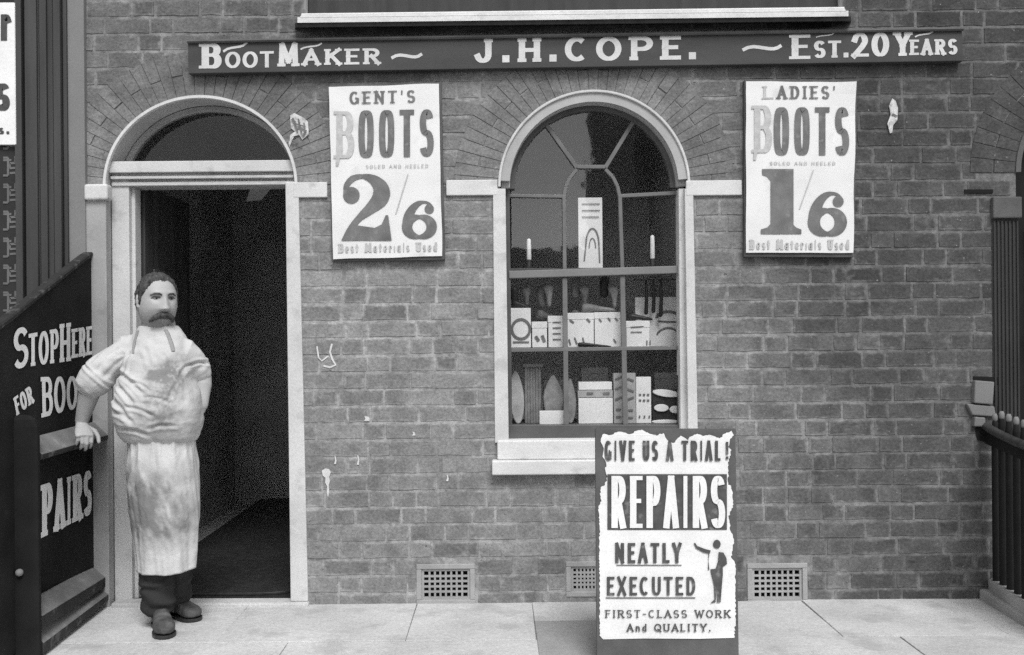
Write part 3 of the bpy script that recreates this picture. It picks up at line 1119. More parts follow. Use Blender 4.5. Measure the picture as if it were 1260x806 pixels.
tag(g.build('kerb', M['kerbstone'], bevel=.012), kind='structure')
g = MB()
g.poly([(-60, -60, -.13), (60, -60, -.13), (60, -2.7, -.13), (-60, -2.7, -.13)])
tag(g.build('road', M['road']), kind='structure')

# ------------------------------------------------------------------ sign boards on the front
fy = -.05
T = lambda a, b: W(a, b, fy)
fac = MB()
f = [T(232, 90.5), T(1185.5, 75), T(1184, 38), T(231, 53.5)]
fac.hexa(f, [p + Vector((0, .044, 0)) for p in f])
fbd = fac.build('fascia_sign', M['board'], bevel=.003)
tag(fbd, 'long dark fascia board lettered in white over the door and window', 'sign')
bd = MB()
bl, br = T(231, 51.5), T(1184, 36)
ringp = []
for c in (bl, br):
    ringp.append([c + Vector((0, dy, dz)) for dy, dz in ((-.012, -.010), (-.018, -.003), (-.014, .006), (.0, .009), (.044, .009), (.044, -.010))])
bd.loft(ringp, True)
bd.build('top_moulding', M['pole'], fbd)
lt = MB()
S1 = -15.5 / 953                                  # the board hangs slightly out of level
def fq(x0, x1, yt, yb):
    return [T(x0, yb), T(x1, yb + S1 * (x1 - x0)), T(x1, yt + S1 * (x1 - x0)), T(x0, yt)]
for grp in ([("B", fq(246, 273, 54, 84.5), dict(th=.30, tn=.13, serif=.07)), ("OOT", fq(277, 337, 64, 84), dict(th=.24, tn=.15, gap=.14))],
            [("M", fq(342, 368, 53.5, 82), dict(th=.24, tn=.14, serif=.06)), ("AKER", fq(372, 468, 61, 80.5), dict(th=.27, tn=.15, serif=.08, gap=.22))],
            [("~", fq(482, 519, 63, 76), dict(th=.3, tn=.3))],
            [("J.H.COPE.", fq(583, 857, 48, 77.5), dict(th=.27, tn=.17, serif=.05, gap=.30, widths={'.': .34, 'J': .85}))],
            [("~", fq(914, 961, 52, 67), dict(th=.28, tn=.28))],
            [("E", fq(972, 997, 43, 73), dict(th=.28, tn=.13, serif=.07)), ("ST.", fq(1001, 1044, 50.5, 71.5), dict(th=.26, tn=.15, serif=.05, gap=.16))],
            [("20", fq(1047, 1094, 41, 70), dict(th=.26, tn=.13, gap=.14))],
            [("Y", fq(1100, 1121, 40, 69), dict(th=.24, tn=.14, serif=.06)), ("EARS", fq(1119, 1178, 49, 68), dict(th=.25, tn=.15, serif=.05, gap=.18))]):
    lt = MB()
    for s, q, k in grp:
        lettering(lt, s, q, **k)
    lt.build('lettering', M['letter'], fbd)
for a, b, c, d in ((275, 304, 52, 65), (370, 396, 53, 62), (1004, 1026, 41, 47), (1126, 1148, 38.5, 46.5)):
    lt = MB()
    lettering(lt, "_", fq(a, b, c, d), .22, .22)
    lt.build('flourish', M['letter'], fbd)

def fat(mb, ch, q, lift=.0016):
    """the heavy poster numerals, drawn in height units inside q"""
    bl, br, tr, tl = [Vector(p) for p in q]
    nrm = (br - bl).cross(tl - bl).normalized()
    A = (br - bl).length / (tl - bl).length
    def put(poly, k):
        mb.poly([bl + (br - bl) * (u / A) + (tl - bl) * v + nrm * (lift + .00015 * k) for u, v in poly])
    def rib(pts, w, k, closed=False):
        P_ = [(a * A, b) for a, b in pts]
        n = len(P_)
        sp, sw = [], []
        for i in range(n if closed else n - 1):
            g = lambda k: k % n if closed else max(0, min(n - 1, k))
            a0, a1, a2, a3 = P_[g(i - 1)], P_[g(i)], P_[g(i + 1)], P_[g(i + 2)]
            for s in range(5):
                t = s / 5
                sp.append(tuple(.5 * (2 * q1 + (q2 - q0) * t + (2 * q0 - 5 * q1 + 4 * q2 - q3) * t * t + (3 * q1 - q0 - 3 * q2 + q3) * t ** 3) for q0, q1, q2, q3 in zip(a0, a1, a2, a3)))
                sw.append(w[g(i)] * (1 - t) + w[g(i + 1)] * t)
        if not closed:
            sp.append(P_[-1]); sw.append(w[-1])
        P_, w = sp, sw
        a, b = widen(P_, 0, 0, closed, w)
        n = len(P_)
        for i in range(n if closed else n - 1):
            j = (i + 1) % n
            put([a[i], b[i], b[j], a[j]], k)
    def disc(cx, cy, r, k):
        put([(cx * A + r * math.cos(t * .3142), cy + r * math.sin(t * .3142)) for t in range(20)], k)
    if ch == '1':
        put([(u * A / .62, v) for u, v in [(0, 0), (.62, 0), (.62, .07), (.54, .10), (.50, .14), (.50, 1), (.02, 1), (.02, .91), (.10, .88), (.15, .82), (.15, .16), (.10, .1), (0, .07)]], 0)
    elif ch == '2':
        rib([(.08, .70), (.10, .82), (.22, .93), (.42, .965), (.62, .92), (.76, .82), (.80, .71), (.74, .60), (.56, .47), (.36, .34), (.18, .18), (.06, .02)],
            [.05, .08, .09, .06, .14, .22, .26, .24, .16, .10, .08, .05], 0)
        disc(.20, .68, .125, 1)
        put([(u * A, v) for u, v in [(0, 0), (1, 0), (.93, .38), (.88, .38), (.80, .24), (.66, .19), (.30, .23), (.10, .16)]], 2)
    elif ch == '6':
        el = [(.5 + .36 * math.cos(R(a)), .31 + .265 * math.sin(R(a))) for a in range(0, 360, 15)]
        rib(el, [.09 + .19 * abs(math.cos(R(a))) for a in range(0, 360, 15)], 0, True)
        rib([(.15, .34), (.16, .48), (.21, .64), (.31, .80), (.46, .92), (.62, .965), (.78, .93), (.88, .83)], [.26, .27, .25, .20, .14, .07, .06, .06], 1)
        disc(.79, .78, .125, 2)

def bill(label, corners, frame_px, head, headq, figs, seed, curl):
    rnd = random.Random(seed)
    Y = -.045
    t = lambda a, b: W(a, b, Y)
    fr = MB()
    a, b, c, d = frame_px
    f = [W(x, y, -.034) for x, y in (a, b, c, d)]
    fr.hexa(f, [p + Vector((0, .032, 0)) for p in f])
    o = tag(fr.build('price_board', M['pole'], bevel=.003), label, 'price board')
    sh = MB()
    TL, TR, BR, BL = [t(*p) for p in corners]
    n = 14
    grid = []
    for j in range(n + 1):
        row_ = []
        for i in range(n + 1):
            u, v = i / n, j / n
            p = BL * (1 - u) * (1 - v) + BR * u * (1 - v) + TR * u * v + TL * (1 - u) * v
            e = (.0045 * noise.noise(Vector((u * 3 + seed, v * 4, 0))))
            if i in (0, n): p.x += e
            if j in (0, n): p.z += e
            p.y += .0016 * noise.noise(Vector((u * 4, v * 5, seed)))
            if curl and u > .8 and v > .9:
                p.y -= .012 * (u - .8) / .2 * (v - .9) / .1
            row_.append(p)
        grid.append(row_)
    for j in range(n):
        for i in range(n):
            sh.poly([grid[j][i], grid[j][i + 1], grid[j + 1][i + 1], grid[j + 1][i]])
    sheet = sh.build('poster_sheet', M['paper'], o)
    Y2 = Y - .0022
    q = lambda x0, x1, yt, yb, sk=0.0: pquad(x0, x1, yt, yb, lambda a, b: W(a, b, Y2), sk)
    bx0, bx1, byt, byb, sk = figs['boots']
    x0, x1, yt, yb = figs['b'][:4]
    if head.startswith('L'):
        words(sheet, M['ink_pale'], [('L', q(headq[0], headq[0] + 14, *headq[2:]), dict(th=.21, tn=.10, serif=.10))], 'faded_lettering')
        head, headq = head[1:], (headq[0] + 18, *headq[1:])
    words(sheet, M['ink'], [(head, q(*headq), dict(th=.21, tn=.10, serif=.10, gap=.35)),
                            ("ØØTS", q(bx0, bx1, byt, byb, sk), dict(th=.135, tn=.105, gap=.34, widths={'Ø': 1, 'T': .95, 'S': .95}))])
    for ch, r in figs['num']:
        ink = MB()
        fat(ink, ch, q(*r))
        ink.build('numeral', M['ink'], sheet)
    pale = MB()
    lettering(pale, "B", q(x0, x1, yt, yb), .13, .075, .04)
    pale.poly([W(x0 + 1, yb + 9, Y2 - .003), W(x0 + 4, yb + 9, Y2 - .003), W(x0 + 6.5, yb - 2, Y2 - .003), W(x0 + 1.5, yb - 2, Y2 - .003)])
    pale.build('faded_lettering', M['ink_pale'], sheet)
    words(sheet, M['ink_pale'], [("SOLED AND HEELED", q(*figs['small']), dict(th=.22, tn=.16, gap=.35)),
                                 ("Best Materials Used", q(*figs['foot']), dict(th=.24, tn=.15, serif=.05, gap=.28))], 'faded_lettering')
    pale = MB()
    a, b = figs['slash']
    P1, P2 = W(a[0], a[1], Y2 - .0022), W(b[0], b[1], Y2 - .0022)
    pale.poly([P1 + Vector((-.003, 0, 0)), P1 + Vector((.003, 0, 0)), P2 + Vector((.003, 0, 0)), P2 + Vector((-.003, 0, 0))])
    pale.build('price_stroke', M['ink_pale'], sheet)

bill("white price bill for gents boots at 2/6, between door and window",
     [(404.5, 107), (540, 103), (544, 315), (410, 319)], [(408, 322), (547.5, 319.5), (543, 101), (405.5, 105)],
     "GENT'S", (430, 511, 113, 128, 2), dict(boots=(441, 534, 136, 194, 1.5), num=[('2', (420, 482, 214, 296)), ('6', (495, 537, 247, 293.5))],
     b=(412, 436, 137, 195, 0), small=(450, 527, 203, 207, 1), foot=(416, 538, 300, 311, 2), slash=((487, 263), (502, 214))), 3, False)
bill("white price bill for ladies boots at 1/6, on the darker brickwork past the window",
     [(918, 100), (1053, 101), (1050, 311), (918, 311)], [(916, 316), (1051, 316.5), (1055, 99), (916, 98)],
     "LADIES'", (938, 1028, 106, 121.5, 0), dict(boots=(952, 1045, 132, 191, 0), num=[('1', (936, 986, 208, 288)), ('6', (995, 1041, 236, 290))],
     b=(926, 950, 130, 188, 0), small=(947, 1028, 199, 203, 0), foot=(922, 1045, 295, 307, 0), slash=((984, 257), (1001, 209))), 8, True)

# ---- torn scraps of old bills on the brick
def scrap(label, pts, marks, y=-.008):
    mb = MB()
    P_ = [W(a, b, y - .004 * (k % 3 == 1)) for k, (a, b) in enumerate(pts)]
    c = sum(P_, Vector()) / len(P_)
    c.y -= .003
    for i in range(len(P_)):
        mb.poly([P_[i], P_[(i + 1) % len(P_)], c])
    o = tag(mb.build('torn_bill', M['old_bill']), label, 'torn bill')
    if marks:
        k = MB()
        for i, (x0, y0, x1, y1, w) in enumerate(marks):
            a, b = W(x0, y0, y - .0085 - .0003 * i), W(x1, y1, y - .0085 - .0003 * i)
            n = (b - a).cross(Vector((0, 1, 0))).normalized() * w / 480
            k.poly([a - n, b - n, b + n, a + n])
        k.build('print', M['ink'], o)
scrap('small torn printed bill on brick beside the door arch',
      [(356, 181), (355, 175), (360, 168), (368, 166), (372, 172), (380, 165), (379, 150), (374, 145), (362, 139), (357, 142), (358, 158), (366, 164), (357, 166)][::-1],
      [(358, 147, 364, 150, 1.6), (366, 157, 375, 160, 1.6), (359, 176, 368, 170, 2), (372, 168, 377, 160, 2), (360, 145, 366, 162, 2.4), (367, 146, 371, 163, 2.2), (363, 152, 376, 156, 1.6), (359, 172, 372, 178, 2), (374, 151, 375, 163, 1.8)])
scrap('narrow torn strip of paper on dark brick next to the ladies price bill',
      [(1095, 164), (1092, 152), (1096, 141), (1094, 130), (1098, 121), (1102, 124), (1105, 133), (1104, 148), (1099, 154), (1098, 163)], [(1098, 140, 1104, 143, 2)])

# ------------------------------------------------------------------ standing board on the pavement
yt_, yb_ = -.80, -.95
n0 = Vector((0, 0, 0))
top_z = W(820, 527, yt_).z
p_top, p_bot = Vector((0, yt_, top_z)), Vector((0, yb_, 0))
upv = (p_top - p_bot).normalized()
nb = Vector((1, 0, 0)).cross(upv)                 # towards the street
sb = thing('pavement_sign', ((W(733, 806, yb_).x + W(908, 806, yb_).x) / 2, -.85, 0), 'dark wooden standing board with torn white repairs poster, on the pavement below the window', 'sign')
PB = lambda a, b, l=0.0: onplane(a, b, p_bot, nb) + nb * l
def down(p):                                      # slide to the foot of the board
    t = p.z / upv.z
    return p - upv * t
mb = MB()
tl, tr_ = PB(732.5, 527.5), PB(905, 527)
bl, br = down(PB(734, 800)), down(PB(908.5, 800))
mb.hexa([bl, br, tr_, tl], [p - nb * .022 for p in (bl, br, tr_, tl)])
mb.build('front_board', M['pole'], sb, bevel=.003)
mb = MB()
q = [tl - nb * .03, tr_ - nb * .03]
q2 = [Vector((br.x - .02, -.58, 0)), Vector((bl.x + .075, -.58, 0))]
q[0].x += .03
f = [q[1] + Vector((0, .01, -.01)), q[0] + Vector((0, .01, -.01)), q2[1], q2[0]]
nn = (f[1] - f[0]).cross(f[2] - f[0]).normalized()
mb.hexa(f, [p - nn * .02 for p in f])
mb.build('back_board', M['pole'], sb, bevel=.003)
mb = MB()
for x in (tl.x + .06, tr_.x - .12):
    mb.box(x, x + .06, yt_ + .008, yt_ + .045, top_z - .02, top_z - .003)
mb.build('hinge', M['iron'], sb)
ct = [(52, 90), (60, 66), (84, 69), (110, 58), (130, 61), (150, 66), (172, 55), (190, 51), (214, 64), (240, 71), (262, 62), (268, 76), (275, 86), (295, 96), (306, 84), (320, 71), (345, 86),
      (356, 73), (375, 65), (398, 72), (420, 69), (450, 80), (470, 64), (490, 55), (498, 70), (484, 88), (478, 108), (490, 120), (484, 140), (478, 160), (480, 190), (478, 235), (488, 238), (492, 256), (496, 290), (495, 312), (484, 330), (480, 345),
      (484, 365), (485, 388), (494, 402), (498, 424), (494, 455), (489, 480), (500, 492), (503, 512), (502, 600), (504, 690), (499, 748), (380, 751), (200, 750), (60, 753), (48, 740), (49, 600), (47, 480), (48, 380), (44, 310), (55, 290),
      (50, 270), (52, 244), (66, 236), (74, 210), (68, 190), (70, 162), (58, 140), (62, 116)]
CP = lambda x, y, l=0.0: PB(720 + x / 2.725, 510 + y / 2.723, l)
rnd = random.Random(4)
pts = []
for (x, y), (x2, y2) in zip(ct, ct[1:] + ct[:1]):
    k = max(1, int(math.hypot(x2 - x, y2 - y) / 5)) if not (700 < y and 700 < y2) else 1
    for i in range(k):
        t = i / k
        e = rnd.uniform(-2.2, 2.2) if i else 0
        pts.append((x + (x2 - x) * t + e, y + (y2 - y) * t + e))
mb = MB()
front = [CP(x, y, .004 + .002 * noise.noise(Vector((x * .02, y * .02, 1)))) for x, y in pts][::-1]
tri = tessellate_polygon([front])
for t in tri:
    a, b, c = [front[i] for i in t]
    if (b - a).cross(c - a).dot(nb) < 0: b, c = c, b
    mb.poly([a, b, c])
ps = mb.build('torn_poster', M['torn'], sb)
LQ = lambda x0, x1, yt, yb, l=.0085: [CP(x0, yb, l), CP(x1, yb, l), CP(x1, yt, l), CP(x0, yt, l)]
words(ps, M['ink_dark'], [("GIVE US A TRIAL", LQ(64, 452, 88, 155), dict(th=.155, tn=.13, gap=.28, widths={' ': .5})), ("!", LQ(466, 482, 92, 150), dict(th=.16, tn=.13)),
    ("NEATLY", LQ(98, 322, 430, 497), dict(th=.175, tn=.145, gap=.26)), ("EXECUTED", LQ(70, 368, 543, 605), dict(th=.165, tn=.14, gap=.24)),
    ("FIRST-CLASS WORK", LQ(66, 485, 654, 680), dict(th=.18, tn=.12, serif=.10, gap=.30)), ("And QUALITY.", LQ(138, 420, 700, 726), dict(th=.20, tn=.14, serif=.08, gap=.26))])
for q in (LQ(104, 322, 503, 506), LQ(68, 368, 612, 615.5)):
    ik = MB()
    ik.poly(q)
    ik.build('underline', M['ink_dark'], ps)
ik = MB()
q = LQ(74, 474, 200, 386, .0075)                   # dark panel behind the white word
ik.poly(q)
ik.build('dark_panel', M['ink_dark'], ps)
ik = MB()
# printed figure of a pointing gentleman
def fig(pts, l=.009):
    P_ = [CP(x, y, l) for x, y in pts]
    for t in tessellate_polygon([P_]):
        a, b, c = [P_[i] for i in t]
        if (b - a).cross(c - a).dot(nb) < 0: b, c = c, b
        ik.poly([a, b, c])
fig([(440 + 13 * math.cos(a * .5236), 434 + 15 * math.sin(a * .5236)) for a in range(12)], .0088)
fig([(362, 430), (368, 430), (374, 440), (400, 450), (420, 455), (416, 466), (396, 462), (370, 448)], .0091)
fig([(446, 460), (462, 462), (472, 480), (474, 500), (460, 510), (460, 540), (457, 570), (453, 628), (440, 630), (440, 570), (436, 628), (418, 632), (432, 618), (430, 570), (420, 530), (418, 518), (436, 516), (444, 490)], .0094)
for a in ([(412, 456), (416, 456), (412, 490), (415, 520), (410, 520)],):
    fig(a, .0097)
ik.build('printed_figure', M['ink_dark'], ps)
wt = MB()
lettering(wt, "REPAIRS", LQ(84, 468, 206, 380, .0105), .125, .082, .0, .18, widths={'I': .45, 'R': 1, 'E': .85, 'P': .95, 'A': 1, 'S': .95})
wr = random.Random(9)
wt.build('white_lettering', M['torn'], ps)

# ------------------------------------------------------------------ side board, rail fence and next shop front
XB = -2.066
pb0, nbx = Vector((XB, 0, 0)), Vector((1, 0, 0))
SBp = lambda a, b, l=0.0: onplane(a, b, pb0, nbx) + Vector((l, 0, 0))
top = [Vector((XB, y, z)) for y, z in ((-.006, 1.806), (-.03, 1.802), (-.07, 1.788), (-.12, 1.768), (-.25, 1.712), (-.40, 1.647), (-.55, 1.582), (-.70, 1.516), (-.82, 1.462), (-.92, 1.424), (-1.0, 1.400))]
mb = MB()
pl = top + [Vector((XB, top[-1].y, .03)), Vector((XB, -.006, .03))]
fr_, bk = [p.copy() for p in pl], [p + Vector((-.03, 0, 0)) for p in pl]
n = len(pl)
mb.mesh(fr_ + bk, [tuple(range(n))[::-1], tuple(range(n, 2 * n))] + [(i, (i + 1) % n, (i + 1) % n + n, i + n) for i in range(n)])
sbd = tag(mb.build('side_board', M['side_board'], bevel=.002), 'tall black board with sloping top, lettered stop here for boots, standing against the doorway', 'sign')
mb = MB()
rings_ = []
for p in top:
    rings_.append([p + Vector((dx, 0, dz)) for dx, dz in ((.008, -.012), (.010, .004), (.004, .012), (-.034, .012), (-.04, .004), (-.038, -.012))])
mb.loft(rings_, True)
mb.build('capping', M['rail'], sbd)
SQ = lambda a, b, c, d, l=.003: [SBp(*p, l) for p in (a, b, c, d)]      # bl, br, tr, tl (photo points)
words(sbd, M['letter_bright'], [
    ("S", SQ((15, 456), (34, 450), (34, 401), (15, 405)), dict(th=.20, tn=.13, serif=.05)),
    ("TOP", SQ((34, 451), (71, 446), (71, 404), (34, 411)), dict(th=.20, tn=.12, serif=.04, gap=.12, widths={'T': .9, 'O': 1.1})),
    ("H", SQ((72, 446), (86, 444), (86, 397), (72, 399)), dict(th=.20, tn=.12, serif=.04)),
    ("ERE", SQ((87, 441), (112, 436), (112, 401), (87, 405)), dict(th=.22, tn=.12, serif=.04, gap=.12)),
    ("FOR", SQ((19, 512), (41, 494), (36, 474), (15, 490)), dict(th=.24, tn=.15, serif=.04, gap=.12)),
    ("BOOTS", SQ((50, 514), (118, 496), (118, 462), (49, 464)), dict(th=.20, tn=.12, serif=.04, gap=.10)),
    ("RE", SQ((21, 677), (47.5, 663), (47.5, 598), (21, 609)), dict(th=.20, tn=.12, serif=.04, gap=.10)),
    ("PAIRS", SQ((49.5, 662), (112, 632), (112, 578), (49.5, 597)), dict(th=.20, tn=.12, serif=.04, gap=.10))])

fence = thing('rail_fence', (-2.0, -.45, 0), 'dark wooden rail fence with round topped post in front of the lettered board', 'fence')
mb = MB()
ypost = -.80
pxl, pxr = W(5, 600, ypost).x, W(46, 600, ypost).x
zt_ = W(25, 511, ypost).z
sec = []
for zz, k in ((-.12, 1), (zt_ - .09, 1), (zt_ - .05, .98), (zt_ - .02, .82), (zt_ - .004, .5), (zt_, .2)):
    c = (pxl + pxr) / 2
    h = (pxr - pxl) / 2
    ring_ = []
    for a in range(24):
        an = 2 * math.pi * a / 24
        ca, sa = math.cos(an), math.sin(an)
        pw = .45
        ring_.append(Vector((c + h * k * math.copysign(abs(ca) ** pw, ca), ypost + .018 + .018 * math.copysign(abs(sa) ** pw, sa) * k, zz)))
    sec.append(ring_)
mb.loft(sec, True)
post = mb.build('post', M['rail_black'], fence, smooth=False, bevel=.004)
mb = MB()
kx = W(25, 704, ypost)
mb.ell((kx.x, ypost - .008, kx.z), (.016, .018, .016), 16)
mb.build('knob', M['plain_brick'], post, smooth=True)
def rail(y0, pts0, y1, pts1, mm, back=.07, slope=.5):
    """a rail: top and bottom photo heights at its near and far end; runs out from the wall"""
    mb = MB()
    r = []
    for y, (x, a, b) in ((y0, pts0), (y1, pts1)):
        P_, Q_ = W(x, a, y), W(x, b, y)
        xx = P_.x
        h = P_.z - Q_.z
        r.append([Vector((xx - back, y, Q_.z)), Vector((xx - .004, y, Q_.z)), Vector((xx, y, Q_.z + .010)), Vector((xx, y, P_.z - h * slope)), Vector((xx - back * .8, y, P_.z)), Vector((xx - back, y, P_.z + .002))])
    i0 = len(mb.f)
    mb.loft([[a * (1 - t) + b * t for a, b in zip(r[0], r[1])] for t in (0, .25, .5, .75, 1)], True)
    for k in range(4):
        mb.m[i0 + k * 6 + 4] = mb.m[i0 + k * 6 + 3] = 1      # paler material on the upper faces
    return mb.build('rail', [mm, M['rail_top']], fence, bevel=.004)
rail(-.764, (52, 541, 566), -.004, (134, 519, 541), M['rail'], .085, .72)
rail(-.764, (52, 741, 775), -.004, (131, 697, 722), M['rail'], .075)
rail(-.764, (54, 776, 806), -.004, (135, 722, 738), M['rail'], .075)

sf = thing('adjoining_shop', (-2.45, -.02, 0), 'dark reeded timber front of the adjoining shop above the side board', 'shop front')
mb = MB()
q0, q1 = W(83, 200, -.03), W(104.5, 200, -.03)
mb.box(q0.x, q1.x, -.03, .1, -.02, 4.0)
mb.build('pilaster', M['strip'], sf, bevel=.004)
mb = MB()
xs = [18, 27, 31, 46, 49, 58, 66, 75, 78, 83]
lv = [-.075, -.04, -.07, -.055, -.06, -.045, -.065, -.03, -.045]
for a, b, yv in zip(xs, xs[1:], lv):
    mb.box(W(a, 200, yv).x, W(b, 200, yv).x - .0005, yv, .08, -.02, 4.0)
mb.build('reeded_boards', M['shop'], sf, bevel=.004)
mb = MB()
mb.box(-3.6, W(18.2, 200, -.05).x, -.05, .08, -.02, 4.0)
mb.build('panel', M['shop_dark'], sf)
mb = MB()
per = 33.2
for k in range(-4, 7):
    y0 = 192 + k * per
    P_ = lambda a, b: W(a, b, -.052)
    for pts in ([(4, y0 + 2), (10, y0 + 2), (10, y0 + 24), (4, y0 + 24)], [(4, y0 + 5), (14, y0 + 5)], [(12, y0 + 9), (26, y0 + 8), (26, y0 + 0)], [(12, y0 + 9), (12, y0 + 15), (26, y0 + 14)], [(12, y0 + 21), (26, y0 + 20), (26, y0 + 14)], [(19, y0 + 8), (19, y0 + 0)]):
        for i, (a, b) in enumerate(zip(pts, pts[1:])):
            mb.bar(P_(*a) - Vector((0, .0008 * i, 0)), P_(*b) - Vector((0, .0008 * i, 0)), 2.6 / 240, .012)
mb.build('fretwork', M['motif'], sf)
mb = MB()
py_ = -.075
f = [W(-60, 178, py_), W(20.5, 178, py_), W(19, 3, py_), W(-60, 3, py_)]
mb.hexa(f, [p + Vector((0, .02, 0)) for p in f])
po = tag(mb.build('shop_poster', M['carton'], bevel=.002), 'white enamel notice with dark letters at the edge of the adjoining shop front', 'sign')
PQ = lambda a, b, c, d: pquad(a, b, c, d, lambda x, y: W(x, y, py_ - .001))
words(po, M['ink_dark'], [("r", PQ(0, 14, 3, 50), dict(th=.2, tn=.13, serif=.06)), ("S", PQ(-6, 12.5, 103, 136), dict(th=.28, tn=.16, serif=.03)), ("s.", PQ(-2, 12, 154, 165), dict(th=.28, tn=.16, serif=.03))])

# ------------------------------------------------------------------ railing on the far side
rl = thing('iron_railing', (2.40, -.5, 0), 'black railing on a stone plinth running out from the darker end of the brick front', 'railing')
mb = MB()
a0, a1 = W(1212, 524, -.012), W(1260, 545, -.45)
d = (a1 - a0)
path = [a0 + d * t + Vector((0, 0, -.012 * math.sin(t * 2.2))) for t in (0, .2, .4, .6, .8, 1, 1.3, 1.7, 2.1)]
mb.tube(path, .022, 10)
mb.build('rail', M['rail_worn'], rl, smooth=True)
mb = MB()
mb.prism([Vector((p.x, p.y, p.z - .02)) for p in (path[0], path[-1])] + [Vector((p.x, p.y, p.z - .09)) for p in (path[-1], path[0])], (.02, 0, 0))
mb.build('lower_rail', M['rail_black'], rl)
for i in range(11):
    t = .11 + i * .185
    p = a0 + d * t
    mb = MB()
    zt2 = p.z + (.075 if i else .05)
    mb.tube([(p.x + .03, p.y, .10), (p.x + .03, p.y, zt2 - .06), (p.x + .03, p.y, zt2 - .02)], [.017, .017, .012], 8)
    b = mb.build('bar', M['rail_black'], rl, smooth=True)
    mb = MB()
    mb.ell((p.x + .03, p.y, zt2), (.014, .014, .026), 10)
    mb.build('finial', M['plain_brick'], b, smooth=True)
for k, (l0, r0, dz, wd) in enumerate((((1215, 711), (1260, 746), .07, .10), ((1204, 724), (1260, 770), .05, .14))):
    mb = MB()
    p, q = W(*l0, -.004), W(*r0, -.46)
    e = (q - p)
    q = p + e * 2.2
    q.z = p.z
    w_ = .16 if k == 0 else .055
    z0 = -.02
    x_in = p.x
    f = [p, q, Vector((q.x + w_, q.y, q.z)), Vector((p.x + w_, p.y, p.z))]
    mb.prism(f, (0, 0, -(p.z + .03)))
    mb.build('plinth', M['kerbstone'], rl, bevel=.012)

# house across the street: what the dark panes mirror
oh = MB()
oh.box(1.9, 9.5, -14.2, -13.2, -.15, 8.5)
o = tag(oh.build('opposite_house', M['plain_brick']), 'plain dark house front across the street, mirrored in the shop window panes', 'house')
for i in range(3):
    for zz in (1.0, 4.0):
        mb = MB()
        mb.box(2.7 + i * 2.2, 3.8 + i * 2.2, -13.21, -13.19, zz, zz + 1.8)
        mb.build('window', M['vent_hole'], o)
mb = MB()
mb.box(-9, 1.88, -14.2, -13.2, -.15, 3.1)
tag(mb.build('yard_wall', M['plain_brick']), 'long low brick wall across the street, mirrored in the shop window', 'wall')

# ------------------------------------------------------------------ goods in the shop window
GY = .15
def carton(label, x0, x1, yt, yb, base, depth=.09, m='carton', y=GY, marks=(), name='shoe_box', cat='box', tilt=0.0, lid=True):
    p, q = W(x0, yb, y), W(x1, yt, y)
    z1 = base + (q.z - p.z)
    mb = MB()
    lidh = min(.035, (z1 - base) * .3) if lid else 0
    x0w, x1w = p.x, q.x
    f = [Vector((x0w, y, base)), Vector((x1w, y + tilt, base)), Vector((x1w, y + tilt, z1 - lidh)), Vector((x0w, y, z1 - lidh))]
    mb.hexa(f, [v + Vector((0, depth, 0)) for v in f])
    o = tag(mb.build(name, M[m], bevel=.002), label, cat)
    if lid:
        mb = MB()
        f = [Vector((x0w - .002, y - .002, z1 - lidh)), Vector((x1w + .002, y + tilt - .002, z1 - lidh)), Vector((x1w + .002, y + tilt - .002, z1)), Vector((x0w - .002, y - .002, z1))]
        mb.hexa(f, [v + Vector((0, depth + .004, 0)) for v in f])
        mb.build('lid', M[m], o, bevel=.002)
    if marks:
        mb = MB()
        for k, mk in enumerate(marks):
            if mk[0] == 'bar':
                _, a, b, c, d, w = mk
                P_, Q_ = W(a, b, y - .004 - .0002 * k), W(c, d, y - .004 - .0002 * k)
                dz = base - p.z
                P_.z += dz; Q_.z += dz
                n_ = (Q_ - P_).cross(Vector((0, 1, 0))).normalized() * w / 480
                mb.poly([P_ - n_, Q_ - n_, Q_ + n_, P_ + n_])
            else:
                _, cx, cy, rx, ry, w, a0, a1 = mk
                pts = [W(cx + rx * math.cos(R(a)), cy - ry * math.sin(R(a)), y - .0045) + Vector((0, 0, base - p.z)) for a in range(a0, a1 + 1, 15)]
                A_, B_ = widen([(v.x, v.z) for v in pts], w / 240, w / 240)
                for i in range(len(pts) - 1):
                    mb.poly([(A_[i][0], y - .0045, A_[i][1]), (B_[i][0], y - .0045, B_[i][1]), (B_[i + 1][0], y - .0045, B_[i + 1][1]), (A_[i + 1][0], y - .0045, A_[i + 1][1])])
        mb.build('print', M['ink'], o)
    return o

